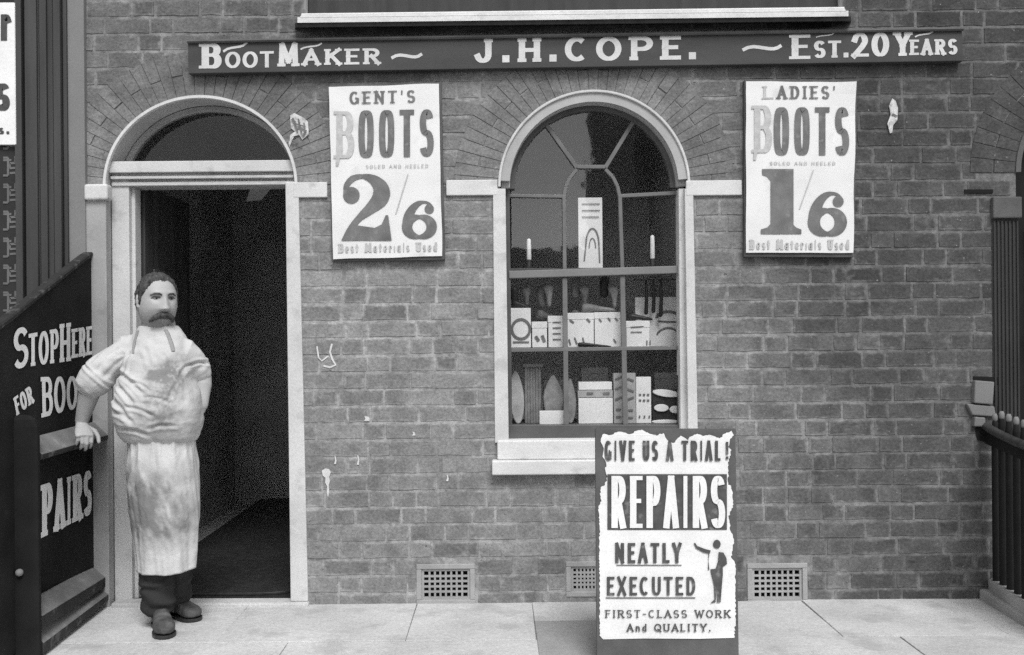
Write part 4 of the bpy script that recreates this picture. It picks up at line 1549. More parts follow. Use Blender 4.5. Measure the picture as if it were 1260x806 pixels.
def shoe(label, px0, py0, px1, py1, y, mt, w=.06, name='boot', hgt=.06, shaft=None, base=None):
    """a last-shaped shoe whose heel shows at (px0, py0) and toe at (px1, py1)"""
    a, b = W(px0, py0, y), W(px1, py1, y - .01)
    d = b - a
    L_ = d.length
    t = d.normalized()
    side = Vector((0, 1, 0))
    up = t.cross(side).normalized()
    if up.z < -.1 or (abs(up.z) <= .1 and up.x < 0):
        up = -up
    rings_ = []
    for s, hw, h0, h1 in ((0, .25, .1, .75), (.04, .36, .0, .95), (.18, .42, .0, 1.0), (.34, .38, .06, .86), (.5, .40, .10, .70), (.68, .48, .04, .56), (.84, .45, .0, .46), (.95, .30, .02, .34), (1, .12, .06, .22)):
        ring_ = []
        for k in range(14):
            an = 2 * math.pi * k / 14
            ring_.append(a + t * (L_ * s) + side * (w * hw * math.cos(an)) + up * (hgt * ((h0 + h1) / 2 + (h1 - h0) / 2 * math.sin(an))))
        rings_.append(ring_)
    mb = MB()
    mb.loft(rings_, True)
    o = tag(mb.build(name, M[mt], smooth=True), label, 'boot' if name == 'boot' else 'shoe')
    if base is not None:
        lo = min(v.co.z for v in o.data.vertices) + o.location.z
        o.location.z += base - lo
        ORG[o.name] = Vector(o.location)
    if shaft:
        mb = MB()
        c = a + t * (L_ * .2) + up * hgt * .7
        mb.tube([c, c + up * shaft * .5 + t * -.005, c + up * shaft], [w * .40, w * .38, w * .44], 12)
        s_ = mb.build('shaft', M[mt], o, smooth=True)
    return o

def slab_px(label, pts, y, th, mt, name, cat, base=None, bevel=.004, lean=0.0, rib=0):
    mb = MB()
    P_ = [W(a, b, y) for a, b in pts]
    zmin = min(p.z for p in P_)
    if base is not None:
        for p in P_:
            p.z += base - zmin
        zmin = base
    for p in P_:
        p.y += lean * (p.z - zmin)
    mb.prism(P_, (0, th, 0))
    return tag(mb.build(name, M[mt], bevel=bevel), label, cat)

def oval(cx, cy, rx, ry, tip=0.0, n=20, rot=0.0):
    o = []
    for k in range(n):
        a = 2 * math.pi * k / n
        x, y = rx * math.cos(a), -ry * math.sin(a)
        if y < 0:
            x *= 1 - tip * (-y / ry) ** 1.5
        o.append((cx + x * math.cos(rot) - y * math.sin(rot), cy + x * math.sin(rot) + y * math.cos(rot)))
    return o

B0, B1, B2 = SHELF_LOW, SHELF_MID, SHELF_TOP
# top ledge
carton('tall white show card with an arch drawn on it, behind the meeting rail', 712, 741, 244, 331, B2, .006, 'paper', GY,
       [('arc', 729, 302, 8, 20, 1.8, 0, 180), ('bar', 721, 302, 719, 322, 1.6), ('bar', 737, 302, 738, 324, 1.6), ('bar', 716, 252, 738, 252, 1.2), ('bar', 716, 260, 738, 260, 1.2), ('bar', 716, 268, 737, 268, 1.2), ('arc', 729, 306, 4, 12, 1.2, 0, 180)], 'show_card', 'card', lid=False)
for lab, x, yt, yb in (('slim white upright stick on the upper ledge near the door side of the window', 651, 294, 330), ('slim white upright stick on the upper ledge beyond the tall show card', 803, 291, 330)):
    mb = MB()
    p = W(x, yb, GY + .02); q = W(x, yt, GY + .02)
    h = q.z - p.z
    mb.tube([(p.x, p.y, B2 + .045), (p.x, p.y, B2 + h * .8), (p.x, p.y, B2 + h - .004)], [.013, .012, .011], 12)
    o = tag(mb.build('stick', M['carton'], smooth=True), lab, 'stick')  # a plain white upright stick
    mb = MB()
    mb.tube([(p.x, p.y, B2 + .004), (p.x, p.y, B2 + .02), (p.x, p.y, B2 + .044)], [.022, .012, .015], 12)
    mb.build('stick_foot', M['leather_dark'], o, smooth=True)
# middle shelf
carton('white box printed with a dark ring, on the middle shelf', 628, 653, 378, 427, B1, .08, 'carton', GY, [('arc', 641, 404, 11, 12, 3.2, 0, 360), ('bar', 631, 420, 651, 420, 2)], lid=False)
carton('low white box with two grey smudges beside the ring box', 655, 673, 395, 427, B1, .09, 'carton', GY + .01, [('bar', 659, 413, 663, 419, 4), ('bar', 667, 412, 670, 420, 4)])
carton('narrow white box with ruled label on the middle shelf', 675, 692.5, 388, 427, B1, .08, 'carton', GY, [('bar', 680, 396, 690, 396, 1.5), ('bar', 680, 403, 690, 403, 1.5), ('bar', 680, 410, 690, 410, 1.5), ('bar', 680, 417, 690, 417, 1.5)])
carton('square white box nearer the ruled box, first of the middle pair', 698, 730.5, 384.5, 427, B1, .09, 'carton', GY, [('bar', 701, 393, 706, 397, 2.5), ('bar', 722, 392, 726, 396, 2.5), ('bar', 700, 417, 702, 424, 2), ('bar', 707, 415, 710, 423, 2), ('bar', 717, 415, 719, 423, 2)])
carton('square white box nearer the black slipper, second of the middle pair', 732, 764, 384, 427, B1, .09, 'carton', GY, [('bar', 737, 392, 740, 396, 2), ('bar', 748, 391, 751, 395, 2), ('bar', 757, 391, 760, 395, 2), ('bar', 755, 417, 758, 422, 2)])
shoe('dark shoe lying flat in front of the two square boxes', 711, 425, 752, 426, GY - .012, 'leather_dark', .03, 'shoe', .022, base=B1)
shoe('black boot on top of the ring box', 630, 378, 651, 377, GY + .035, 'leather_dark', .05, 'boot', .055, .05, base=B1 + .204)
zt1 = B1 + (W(655, 395, GY).z - W(655, 427, GY).z)
shoe('small black shoe on the low smudged box', 657, 394, 671, 395, GY + .05, 'leather_dark', .045, 'shoe', .035, base=zt1 + .001)
zt2 = B1 + (W(700, 384.5, GY).z - W(700, 427, GY).z)
shoe('tan shoe with pale sole lying across the two square boxes', 716, 380, 758, 379, GY + .04, 'leather', .06, 'shoe', .05, base=zt2 + .001)
carton('large white show card with dark crossed marks on the middle shelf', 782, 837, 366, 427, B1, .012, 'carton', GY + .10, [('arc', 822, 392, 14, 8, 3.5, 0, 180), ('bar', 810, 396, 834, 397, 2), ('arc', 822, 418, 15, 14, 2.2, 20, 160)], 'show_card', 'card', lid=False)
carton('white box with faint ruled lines, in front of the large card', 771, 799, 395, 427, B1, .08, 'carton', GY, [('bar', 776, 403, 792, 402, 1.3), ('bar', 776, 409, 790, 409, 1.3), ('bar', 796, 419, 796, 425, 1.6), ('bar', 800, 419, 800, 425, 1.6)])
zt3 = B1 + (W(780, 395, GY).z - W(780, 427, GY).z)
shoe('black slipper on the box with faint ruled lines', 772, 393, 803, 393, GY + .035, 'leather_dark', .06, 'shoe', .04, base=zt3 + .001)
for lab, x, yb in (('short dark bootlace hanging beside the glazing bar over the large card', 795, 385), ('dark bootlace between two others over the large card', 804, 383), ('longest dark bootlace hanging over the large card', 813, 388)):
    mb = MB()
    a, b = W(x, 345, GY + .05), W(x, yb, GY + .05)
    mb.tube([a, (a + b) / 2 + Vector((.003, 0, 0)), b], [.005, .009, .011], 8)
    tag(mb.build('bootlace', M['leather_dark'], smooth=True), lab, 'bootlace')
mb = MB()
a, b = W(776, 345, GY + .05), W(834, 344, GY + .05)
mb.tube([a, b], .004, 8)
tag(mb.build('hanging_rod', M['iron'], smooth=True), 'thin rod under the top ledge carrying the bootlaces', 'rod')
# dim boots behind the boxes of the middle pane row
for lab, x0, y0, x1, y1, mt in (('tan boot standing behind the low smudged box', 660, 383, 690, 384, 'leather'), ('dark boot standing behind the paired square boxes', 703, 372, 730, 373, 'leather'),
        ('dim grey boot behind the pair of square boxes near the glazing bar', 738, 371, 763, 372, 'leather_dark')):
    o = shoe(lab, x0, y0, x1, y1, GY + .13, mt, .06, 'boot', .06, .075, base=B1 + .14)
    mb = MB()
    bx_ = o.location
    mb.box(bx_.x - .07, bx_.x + .07, GY + .09, GY + .18, B1, B1 + .1395)
    tag(mb.build('display_block', M['leather_dark'], bevel=.002), 'dark stand carrying the ' + lab.split(' boot')[0] + ' boot ' + lab.split(' boot ')[1].replace('standing ', '').replace(' near the glazing bar', ''), 'block')
for lab, x, yt, mt in (('tan boot hung up at the dark back of the window, over the ring box', 640, 350, 'leather'), ('pale boot hung up at the dark back of the window, over the low smudged box', 668, 348, 'leather_pale'),
        ('dark tan boot hung up at the back, over the first square box', 712, 349, 'leather'), ('pale boot hung up at the back, over the second square box', 748, 350, 'leather_pale')):
    o = shoe(lab, x, yt + 4, x + 6, yt + 30, GY + .09, mt, .05, 'boot', .055)
    mb = MB()
    p = o.location
    mb.tube([(p.x - .02, p.y, p.z + .09), (p.x - .02, p.y, B2 - .018)], .003, 6)
    mb.build('string', M['strip'], o)
mb = MB()
for lab, x0, x1, yt, mt, dy in (('grey box at the back of the low shelf, behind the pointed sole', 669, 694, 470, 'carton_grey', .17), ('tan box at the back of the low shelf, behind the carton stack', 716, 748, 455, 'leather_pale', .17),
        ('grey box at the back of the low shelf, behind the dark box of soles', 806, 836, 462, 'carton_grey', .16)):
    carton(lab, x0, x1, yt, 521, B0, .07, mt, GY + dy)
# low shelf
slab_px('long pale leather sole leaning at the end of the low shelf', oval(636, 489, 9, 33, .25, rot=-.06), GY, .02, 'leather_pale', 'leather_sole', 'sole', B0, .006, .18)
mb = MB()
for k in range(6):
    x = 646 + k * 3.4
    p, q = W(x, 521, GY + .03), W(x + 3, 448, GY + .03)
    mb.box(p.x, q.x - .001, GY + .05 + .004 * (k % 2), GY + .07, B0, B0 + q.z - p.z)
p, q = W(643, 452, GY + .03), W(668, 444, GY + .03)
mb.box(p.x, q.x, GY + .04, GY + .078, B0 + .30, B0 + .318)
tag(mb.build('last_rack', M['leather'], bevel=.003), 'slatted tan rack standing behind the leaning soles', 'rack')
slab_px('broad pointed leather sole on a white block', oval(681, 485, 12.5, 28, .55), GY, .03, 'leather', 'leather_sole', 'sole', B0 + .02, .008, .12)
carton('flat white block at the foot of the pointed sole', 664, 694, 504, 521, B0, .015, 'carton', GY - .022, lid=False, name='display_block', cat='block')
slab_px('narrow dark pointed sole beside the white carton stack', oval(702, 494, 7.5, 28, .5), GY, .03, 'leather', 'leather_sole', 'sole', B0, .006, .12)
carton('large white carton at the foot of the low shelf stack', 712, 754, 489, 521, B0, .08, 'carton', GY, lid=False)
zz = B0 + W(720, 489, GY).z - W(720, 521, GY).z
carton('flat grey banded box in the middle of the stack', 711, 754, 480, 489, zz + .001, .085, 'carton_grey', GY - .002, [('bar', 722, 484, 730, 484, 3), ('bar', 742, 484, 750, 484, 3)], lid=False)
zz2 = zz + W(720, 480, GY).z - W(720, 489, GY).z
carton('white box topping the low shelf stack', 712, 753, 470, 480, zz2 + .002, .08, 'carton', GY, lid=False)
carton('grey upright packet with wavy marks next to the stack', 755.5, 767, 459, 521, B0, .05, 'carton_grey', GY, [('bar', 757, 467, 765, 464, 2.5), ('bar', 757, 479, 765, 476, 2.5), ('bar', 757, 492, 765, 489, 2.5), ('bar', 758, 504, 764, 504, 2.5), ('bar', 758, 513, 764, 513, 2.5)], name='packet', cat='packet', lid=False)
carton('grey upright packet with wavy marks next to the spotted white one', 769.5, 782, 459, 521, B0, .05, 'carton_grey', GY, [('bar', 772, 466, 780, 469, 2.5), ('bar', 772, 479, 780, 482, 2.5), ('bar', 772, 492, 780, 489, 2.5), ('bar', 773, 505, 779, 505, 2.5), ('bar', 773, 514, 779, 514, 2.5)], name='packet', cat='packet', lid=False)
carton('white upright packet spotted with rows of dots', 783, 801, 464, 521, B0, .04, 'carton', GY, [('bar', 786 + 5 * i, 486 + 7 * j, 789 + 5 * i, 486 + 7 * j, 2.6) for i in range(3) for j in range(2)] + [('bar', 786 + 6 * i, 513, 788 + 6 * i, 513, 3) for i in range(3)], name='packet', cat='packet', lid=False)
bx = carton('dark box carrying two pairs of pale soles at the end of the low shelf', 803, 838, 480, 521, B0, .06, 'leather_dark', GY + .02, name='display_box', cat='box', lid=False)
for lab, pts, dz in (('long pale sole lying on top of the dark box', oval(820, 484, 17, 4.5, 0, rot=.12), 0), ('pale oval heel on the dark box, nearer the spotted packet', oval(814, 502, 9, 4.6), 0), ('pale oval heel on the dark box, nearer the window frame', oval(831, 504, 7, 4.6), 0), ('pale strip of leather at the foot of the dark box', oval(820, 519, 18, 2.6), 0)):
    slab_px(lab, pts, GY + .008, .012, 'carton', 'pale_sole', 'sole', None, .003)

# ------------------------------------------------------------------ the boot maker
V = Vector
person = thing('person', (-1.59, -.33, 0), 'stout moustached man in white shirt and stained apron, one hand on the rail', 'person')
HC = V((-1.607, -.365, 1.553))                       # centre of the head
HROT = Matrix.Rotation(R(40), 3, 'Z') @ Matrix.Rotation(R(3), 3, 'X')
sst = lambda a, b, x: (lambda t: t * t * (3 - 2 * t))(min(1, max(0, (x - a) / (b - a))))
gs = lambda x, s: math.exp(-(x / s) ** 2)

def headpt(nx, ny, nz, off=0.0):
    rho = math.hypot(nx, ny) or 1e-6
    kq = rho ** .86 / rho if nz > 0 else 1
    x, y, z = .079 * nx * kq, .098 * ny * kq, (.124 if nz < 0 else .119) * nz
    sq = 1 + .06 * (abs(nx * ny))                     # a little squarer than an egg
    x *= sq; y *= sq
    if nz < 0:
        t = -nz
        x *= 1 - .04 * t + .16 * t * t * (1 - t) * 2
        if ny < 0: y *= 1 - .02 * t
    if nz < -.2 and ny < 0:
        z -= .004
    fw = sst(.15, .6, -ny)
    if fw > 0:
        tt = min(1, max(0, (.034 - z) / .066))
        amp = .004 + .024 * tt ** 1.2
        if z > .034: amp *= gs(z - .034, .012)
        if z < -.032: amp *= gs(z + .032, .009)
        y -= fw * amp * gs(x, .010 + .008 * tt)
        y -= fw * .006 * gs(abs(x) - .014, .008) * gs(z + .034, .010)
        y += fw * .015 * gs(abs(x) - .033, .018) * gs(z - .009, .013)
        y -= fw * .006 * gs(abs(x) - .030, .024) * gs(z - .034, .010)
        y -= fw * .005 * gs(abs(x) - .045, .020) * gs(z + .028, .022)
        y += fw * .004 * gs(x, .028) * gs(z + .069, .004)
        y -= fw * .005 * gs(x, .026) * gs(z + .077, .006)
        y -= fw * .009 * gs(x, .028) * gs(z + .104, .018)
    n = V((nx / .079, ny / .098, nz / .124)).normalized()
    return V((x, y, z)) + n * off

def to_world(p):
    q = V((p.x * (1.09 if p.z > .0 else 1.09 + .75 * min(.14, -p.z)), p.y * 1.03, p.z * (1.03 if p.z > 0 else 1.17)))
    return HC + HROT @ q

def sphere_dirs(nu, nv):
    for j in range(1, nv):
        th = math.pi * j / nv
        yield [(math.sin(th) * math.cos(2 * math.pi * i / nu), math.sin(th) * math.sin(2 * math.pi * i / nu), -math.cos(th)) for i in range(nu)]

body = MB()
body.loft([[to_world(headpt(*d)) for d in row_] for row_ in sphere_dirs(110, 110)], True)
for s in (-1, 1):
    rot = HROT @ Matrix.Rotation(R(18 * s), 3, 'Z')
    body.ell(to_world(V((s * .081, .008, -.004))), (.009, .021, .033), 16, 0, rot)
    body.ell(to_world(V((s * .080, -.002, -.026))), (.008, .012, .012), 12, 0, rot)
body.tube([to_world(V((0, .022, -.05))), V((-1.612, -.335, 1.46)), V((-1.612, -.33, 1.40))], [.066, .072, .085], 24)

def stack(mb, secs, n=48, pw=.85):
    rings_ = []
    for z, cx, cy, rx, ry in secs:
        ring_ = []
        for k in range(n):
            a = 2 * math.pi * k / n
            ca, sa = math.cos(a), math.sin(a)
            ring_.append(V((cx + rx * math.copysign(abs(ca) ** pw, ca), cy + ry * math.copysign(abs(sa) ** pw, sa), z)))
        rings_.append(ring_)
    mb.loft(rings_, True)

TORSO = [(.885, -1.60, -.345, .158, .135), (.905, -1.60, -.350, .176, .150), (.93, -1.602, -.355, .186, .158), (.98, -1.603, -.363, .199, .172), (1.04, -1.606, -.366, .202, .175),
         (1.10, -1.607, -.362, .192, .167), (1.17, -1.610, -.352, .170, .150), (1.24, -1.612, -.343, .160, .134), (1.305, -1.612, -.337, .157, .120),
         (1.345, -1.612, -.333, .143, .106), (1.38, -1.612, -.331, .126, .094), (1.41, -1.613, -.332, .105, .084), (1.432, -1.613, -.335, .088, .078)]
stack(body, [(z, cx, cy, rx - .022, ry - .022) for z, cx, cy, rx, ry in TORSO[:-2]] )
# arms, elbows and wrists
SHR, ELR, WRR = V((-1.748, -.335, 1.318)), V((-1.908, -.385, 1.165)), V((-1.978, -.345, .978))
SHL, ELL, WRL = V((-1.490, -.325, 1.305)), V((-1.436, -.240, 1.185)), V((-1.424, -.285, 1.045))
body.tube([SHR, (SHR + ELR) / 2, ELR], [.058, .055, .047], 18)
body.tube([ELR, ELR * .72 + WRR * .28, ELR * .35 + WRR * .65, WRR], [.046, .049, .039, .030], 18)
body.tube([SHL, (SHL + ELL) / 2, ELL], [.058, .054, .045], 18)
body.tube([ELL, ELL * .7 + WRL * .3, ELL * .3 + WRL * .7, WRL], [.045, .046, .036, .029], 18)

def hand(mb, wrist, f, n, thumb, curl, spread=1.0):
    """palm, four unequal jointed fingers and a side thumb; f points to the fingers, n out of the back of the hand"""
    f = f.normalized(); n = (n - f * n.dot(f)).normalized()
    a = f.cross(n).normalized()
    if a.dot(thumb) < 0: a = -a
    rings_ = []
    for s, hw, th in ((-.01, .026, .020), (.02, .033, .019), (.05, .040, .018), (.078, .042, .015), (.090, .038, .011)):
        c = wrist + f * s
        rings_.append([c + a * hw * math.copysign(abs(math.cos(t)) ** .8, math.cos(t)) + n * th * math.sin(t) for t in [2 * math.pi * k / 18 for k in range(18)]])
    mb.loft(rings_, True)
    for off, ls, r, base in ((.031, (.036, .024, .020), .0088, .076), (.0100, (.041, .027, .021), .0090, .081), (-.0100, (.038, .025, .020), .0086, .078), (-.029, (.030, .020, .017), .0080, .070)):
        p = wrist + f * (base - .02) + a * off
        pts, rad = [p, wrist + f * base + a * off + n * .003], [r, r * 1.12]
        ang = 0
        d = f
        q = pts[-1]
        for L_, c in zip(ls, curl):
            ang += c
            d = (f * math.cos(R(ang)) - n * math.sin(R(ang)) + a * off * 1.6 * spread).normalized()
            q = q + d * L_
            pts.append(q); rad.append(r * (1.0 if L_ > .03 else .92) * (1 if len(pts) < 5 else .84))
        mb.tube(pts, rad, 12)
    p = wrist + f * .022 + a * .024
    pts = [p, p + (f * .55 + a * .75 - n * .15).normalized() * .036, p + (f * .55 + a * .75 - n * .15).normalized() * .036 + (f * .85 + a * .4 - n * .35).normalized() * .032]
    pts.append(pts[-1] + (f * .9 + a * .05 - n * .55).normalized() * .026)
    mb.tube(pts, [.013, .0125, .0105, .009], 12)

hand(body, WRR + V((.006, -.012, -.014)), V((.42, -.62, -.52)), V((.35, -.40, .85)), V((.8, .5, 0)), (48, 42, 30), .35)
hand(body, WRL + V((-.004, -.008, -.012)), V((-.30, -.62, -.55)), V((.80, -.45, .1)), V((0, -.3, .8)), (42, 45, 30))
# legs down to the ankles
HIPR, KNR, ANR = V((-1.655, -.325, .87)), V((-1.650, -.365, .47)), V((-1.612, -.355, .075))
HIPL, KNL, ANL = V((-1.55, -.325, .87)), V((-1.545, -.315, .47)), V((-1.588, -.205, .075))
body.tube([HIPR, HIPR * .5 + KNR * .5, KNR, KNR * .6 + ANR * .4, ANR], [.068, .066, .054, .054, .036], 18)
body.tube([HIPL, HIPL * .5 + KNL * .5, KNL, KNL * .6 + ANL * .4, ANL], [.068, .066, .054, .054, .036], 18)
for an, to in ((ANR, V((-1.53, -.53, .035))), (ANL, V((-1.475, -.262, .035)))):
    body.tube([an + V((0, 0, -.02)), an * .5 + to * .5 - V((0, 0, .006)), an * .2 + to * .8 - V((0, 0, .004))], [.030, .022, .013], 14)

def skin_tone(co):
    p = HROT.transposed() @ (co - HC)
    p = V((p.x / 1.03, p.y / 1.03, p.z / (1.03 if p.z > 0 else 1.17)))
    t = 0.0
    if p.z < .02 and p.z > -.135 and p.y < .03 and p.length < .2:
        nb_ = .5 + .5 * noise.noise(V((p.x * 90, p.y * 90, p.z * 90)))
        jaw = sst(-.058, -.095, p.z) * sst(.0, -.04, p.y) * gs(p.x, .055)
        lip = gs(p.x, .022) * gs(p.z + .078, .006)
        t = .42 * jaw * (.75 + .25 * nb_) * (1 - .7 * lip) + .22 * sst(-.03, -.07, p.z) * sst(.02, -.03, p.y)
        t += .25 * gs(abs(p.x) - .033, .016) * gs(p.z - .009, .010) * sst(-.05, -.07, p.y)  # shade of the eye sockets put into the skin tone
    return min(.8, t + .06 * noise.noise(co * 25))
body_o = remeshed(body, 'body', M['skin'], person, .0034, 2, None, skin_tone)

# eyes, brows, moustache, hair
for s in (-1, 1):
    c = V((s * .0325, -.0735, .008))
    mb = MB()
    mb.ell(to_world(c), (.0120, .0105, .0060), 18, 0, HROT)
    e = mb.build('eye', M['eye'], person, smooth=True)
    mb = MB()
    mb.ell(to_world(c + V((.002, -.0068, .0005))), (.0056, .0048, .0052), 14, 0, HROT)
    mb.build('iris', M['iris'], e, smooth=True)
    mb = MB()
    path = [V((s * .014, 0, .026)), V((s * .024, 0, .031)), V((s * .038, 0, .031)), V((s * .052, 0, .023))]
    pp = []
    for p in path:
        nx, nz_ = p.x / .079, p.z / .124
        ny = -math.sqrt(max(.02, 1 - nx * nx - nz_ * nz_))
        pp.append(to_world(headpt(nx, ny, nz_, .0012)))
    mb.tube(pp, [.0036, .0048, .0042, .0022], 8)
    mb.build('eyebrow', M['hair'], person, smooth=True)
    mb = MB()
    pp = []
    for x, z, o in ((.018, .0135, .001), (.028, .0155, .001), (.040, .0145, .001), (.048, .0095, .001)):
        nx, nz_ = s * x / .079, z / .124
        ny = -math.sqrt(max(.02, 1 - nx * nx - nz_ * nz_))
        pp.append(to_world(headpt(nx, ny, nz_, o)))
    mb.tube(pp, [.003, .0042, .0042, .0025], 8)
    mb.build('eyelid', M['skin'], person, smooth=True)
mo = MB()
for s in (-1, 1):
    pp = []
    for x, z, o in ((-.004, -.050, .008), (.010, -.052, .010), (.022, -.057, .009), (.034, -.067, .007), (.043, -.080, .004)):
        nx, nz_ = s * x / .079, z / .124
        ny = -math.sqrt(max(.02, 1 - nx * nx - nz_ * nz_))
        pp.append(to_world(headpt(nx, ny, nz_, o)))
    mo.tube(pp, [.010, .0135, .0135, .011, .005], 14)
remeshed(mo, 'moustache', M['hair'], person, .003, 2, lambda co, n: .0045 * noise.noise(V((co.x * 240, co.y * 140, co.z * 70))))

def hairline(nx, ny, nz):
    az = math.degrees(math.atan2(abs(nx), -ny))           # 0 in front, 90 at the ear
    k = [(0, .083), (14, .083), (26, .083), (36, .079), (46, .068), (56, .045), (64, .020), (72, .004), (78, -.026), (86, -.034), (94, -.018), (104, .018), (112, -.02), (125, -.055), (180, -.075)]
    for (a, za), (b, zb) in zip(k, k[1:]):
        if az <= b:
            return za + (zb - za) * (az - a) / (b - a)
    return -.075
hb = MB()
rows = []
for row_ in sphere_dirs(120, 120):
    r_ = []
    for d in row_:
        z = .124 * d[2]
        h = sst(-.006, .026, z - hairline(*d) + .007 * noise.noise(V(d) * 14) + .004 * noise.noise(V(d) * 40))
        p0 = headpt(*d)
        o = -.005 + h * (.0125 + .005 * noise.noise(V((d[0] * 6, d[1] * 6, d[2] * 5))) + .004 * noise.noise(V((d[0] * 30, d[1] * 30, d[2] * 9))))
        r_.append(to_world(headpt(*d, off=o)))
    rows.append(r_)
hb.loft(rows, True)
hb.build('hair', M['hair'], person, smooth=True)

# ---- shirt: one cloth surface with blouse, bulging sleeves and rolled cuffs
sh = MB()
TS = [list(t) for t in TORSO]
stack(sh, [tuple(t) for t in TS], 56)
CUR = ELR + (SHR - ELR) * .12
sh.tube([V((-1.69, -.335, 1.325)), SHR + V((-.004, -.004, .0)), V((-1.818, -.358, 1.262)), CUR + V((.004, .0, .03))], [.076, .074, .071, .071], 26)
cd = (ELR - SHR).normalized()
sh.tube([CUR - cd * .018, CUR - cd * .006, CUR + cd * .030], [.080, .083, .077], 26)
CUL = ELL + (SHL - ELL) * .30
sh.tube([V((-1.545, -.333, 1.312)), SHL, V((-1.470, -.290, 1.262)), CUL], [.073, .069, .066, .058], 24)
cl = (ELL - SHL).normalized()
sh.tube([CUL - cl * .014, CUL, CUL + cl * .024], [.065, .067, .061], 24)
FOLDS = [((-1.935, 1.252), (-1.812, 1.135), .011, .006), ((-1.462, 1.240), (-1.385, 1.246), .009, .006), ((-1.62, 1.10), (-1.50, 1.075), .007, .007), ((-1.70, 1.06), (-1.56, 1.01), .008, .007), ((-1.775, 1.215), (-1.62, 1.115), .012, .0085), ((-1.785, 1.165), (-1.66, 1.070), .015, .009), ((-1.80, 1.10), (-1.69, 1.015), .012, .010), ((-1.795, 1.04), (-1.66, .985), .010, .009),
         ((-1.75, .955), (-1.60, .925), .010, .008), ((-1.70, 1.175), (-1.585, 1.125), .008, .006), ((-1.46, 1.24), (-1.50, 1.10), .010, .007), ((-1.475, 1.22), (-1.445, 1.08), .007, .006),
         ((-1.71, 1.31), (-1.735, 1.20), .012, .008), ((-1.60, .955), (-1.47, .965), .006, .007), ((-1.55, 1.30), (-1.52, 1.20), .006, .008), ((-1.64, 1.33), (-1.60, 1.24), .006, .009),
         ((-1.77, 1.33), (-1.86, 1.22), .007, .008), ((-1.80, 1.36), (-1.90, 1.26), .006, .008), ((-1.745, 1.28), (-1.83, 1.19), .008, .008)]
def shirt_disp(co, n):
    d = .0055 * noise.noise(V((co.x * 9 + co.z * 6, co.y * 9, co.z * 13))) + .0028 * noise.noise(V((co.x * 26, co.y * 26, co.z * 34)))
    if n.y < .3:
        for (x0, z0), (x1, z1), dep, wd in FOLDS:
            ax, az = x1 - x0, z1 - z0
            t = ((co.x - x0) * ax + (co.z - z0) * az) / (ax * ax + az * az)
            if -.15 < t < 1.15:
                q = (co.x - x0 - ax * t, co.z - z0 - az * t - .012 * math.sin(t * 3))
                r_ = math.hypot(*q)
                m = sst(-.12, .2, t) * sst(1.12, .75, t)
                d += m * (-dep * gs(r_, wd) + dep * .55 * gs(r_ - wd * 2.2, wd * 1.1))
    return d
def shirt_dirt(co):
    n1 = noise.noise(V((co.x * 16, co.y * 16, co.z * 16)))
    n2 = noise.noise(V((co.x * 50, co.y * 50, co.z * 50)))
    t = .62 * gs(co.x + 1.575, .036) * gs(co.z - 1.205, .040) + .62 * gs(co.x + 1.505, .042) * gs(co.z - 1.20, .09) + .34 * gs(co.x + 1.54, .09) * gs(co.z - 1.12, .12)
    t += .30 * gs(co.x + 1.54, .14) * gs(co.z - .98, .10)
    t *= 1 + .9 * n1 + .7 * n2 + .5 * noise.noise(co * 120)
    t += .05 + .05 * n1
    if co.y > -.36 and co.x > -1.70: t += .0
    if co.x < -1.76 and co.z > 1.12: t *= .3
    return min(.75, max(0, t))
remeshed(sh, 'shirt', M['shirt'], person, .0046, 4, shirt_disp, shirt_dirt)

# braces over the shoulders
def on_torso(x, z):
    for a, b in zip(TORSO, TORSO[1:]):
        if a[0] <= z <= b[0]:
            t = (z - a[0]) / (b[0] - a[0])
            _, cx, cy, rx, ry = [p + (q - p) * t for p, q in zip(a, b)]
            u = max(-1, min(1, (x - cx) / rx))
            return V((x, cy - ry * max(0, 1 - abs(u) ** (2 / .85)) ** (.85 / 2), z))
    return V((x, -.35, z))
for pts in ([(-1.686, 1.402), (-1.690, 1.38), (-1.693, 1.355), (-1.693, 1.33), (-1.690, 1.30)], [(-1.552, 1.405), (-1.540, 1.385), (-1.527, 1.36), (-1.516, 1.335), (-1.508, 1.31)]):
    mb = MB()
    rings_ = []
    for k, (x, z) in enumerate(pts):
        c = on_torso(x, min(z, 1.435))
        L_ = on_torso(x - .007, min(z, 1.435)); R_ = on_torso(x + .007, min(z, 1.435))
        o = V((0, -.0055 if z < 1.40 else -.003, .008 if z > 1.38 else .001))
        bk = V((0, .02, 0))
        rings_.append([L_ + o, R_ + o, R_ + o + bk, L_ + o + bk])
    mb.loft(rings_, True)
    mb.build('brace', M['strap'], person, bevel=.002)

# ---- trousers
tb = MB()
stack(tb, [(.80, -1.60, -.325, .142, .110), (.86, -1.60, -.325, .142, .110), (.93, -1.60, -.33, .135, .108)], 40)
for hip, kn, an in ((HIPR, KNR, ANR), (HIPL, KNL, ANL)):
    tb.tube([hip, hip * .5 + kn * .5, kn, kn * .5 + an * .5, an * .8 + kn * .2, an + V((0, -.005, .035))], [.082, .088, .078, .076, .076, .074], 24)
def leg_disp(co, n):
    k = sst(.45, .2, co.z)
    return k * (.010 * noise.noise(V((co.x * 10 + 4, co.y * 10, co.z * 26))) + .005 * math.sin(co.z * 95 + 6 * noise.noise(co * 9))) + .003 * noise.noise(co * 20)
remeshed(tb, 'trousers', M['trousers'], person, .006, 3, leg_disp)

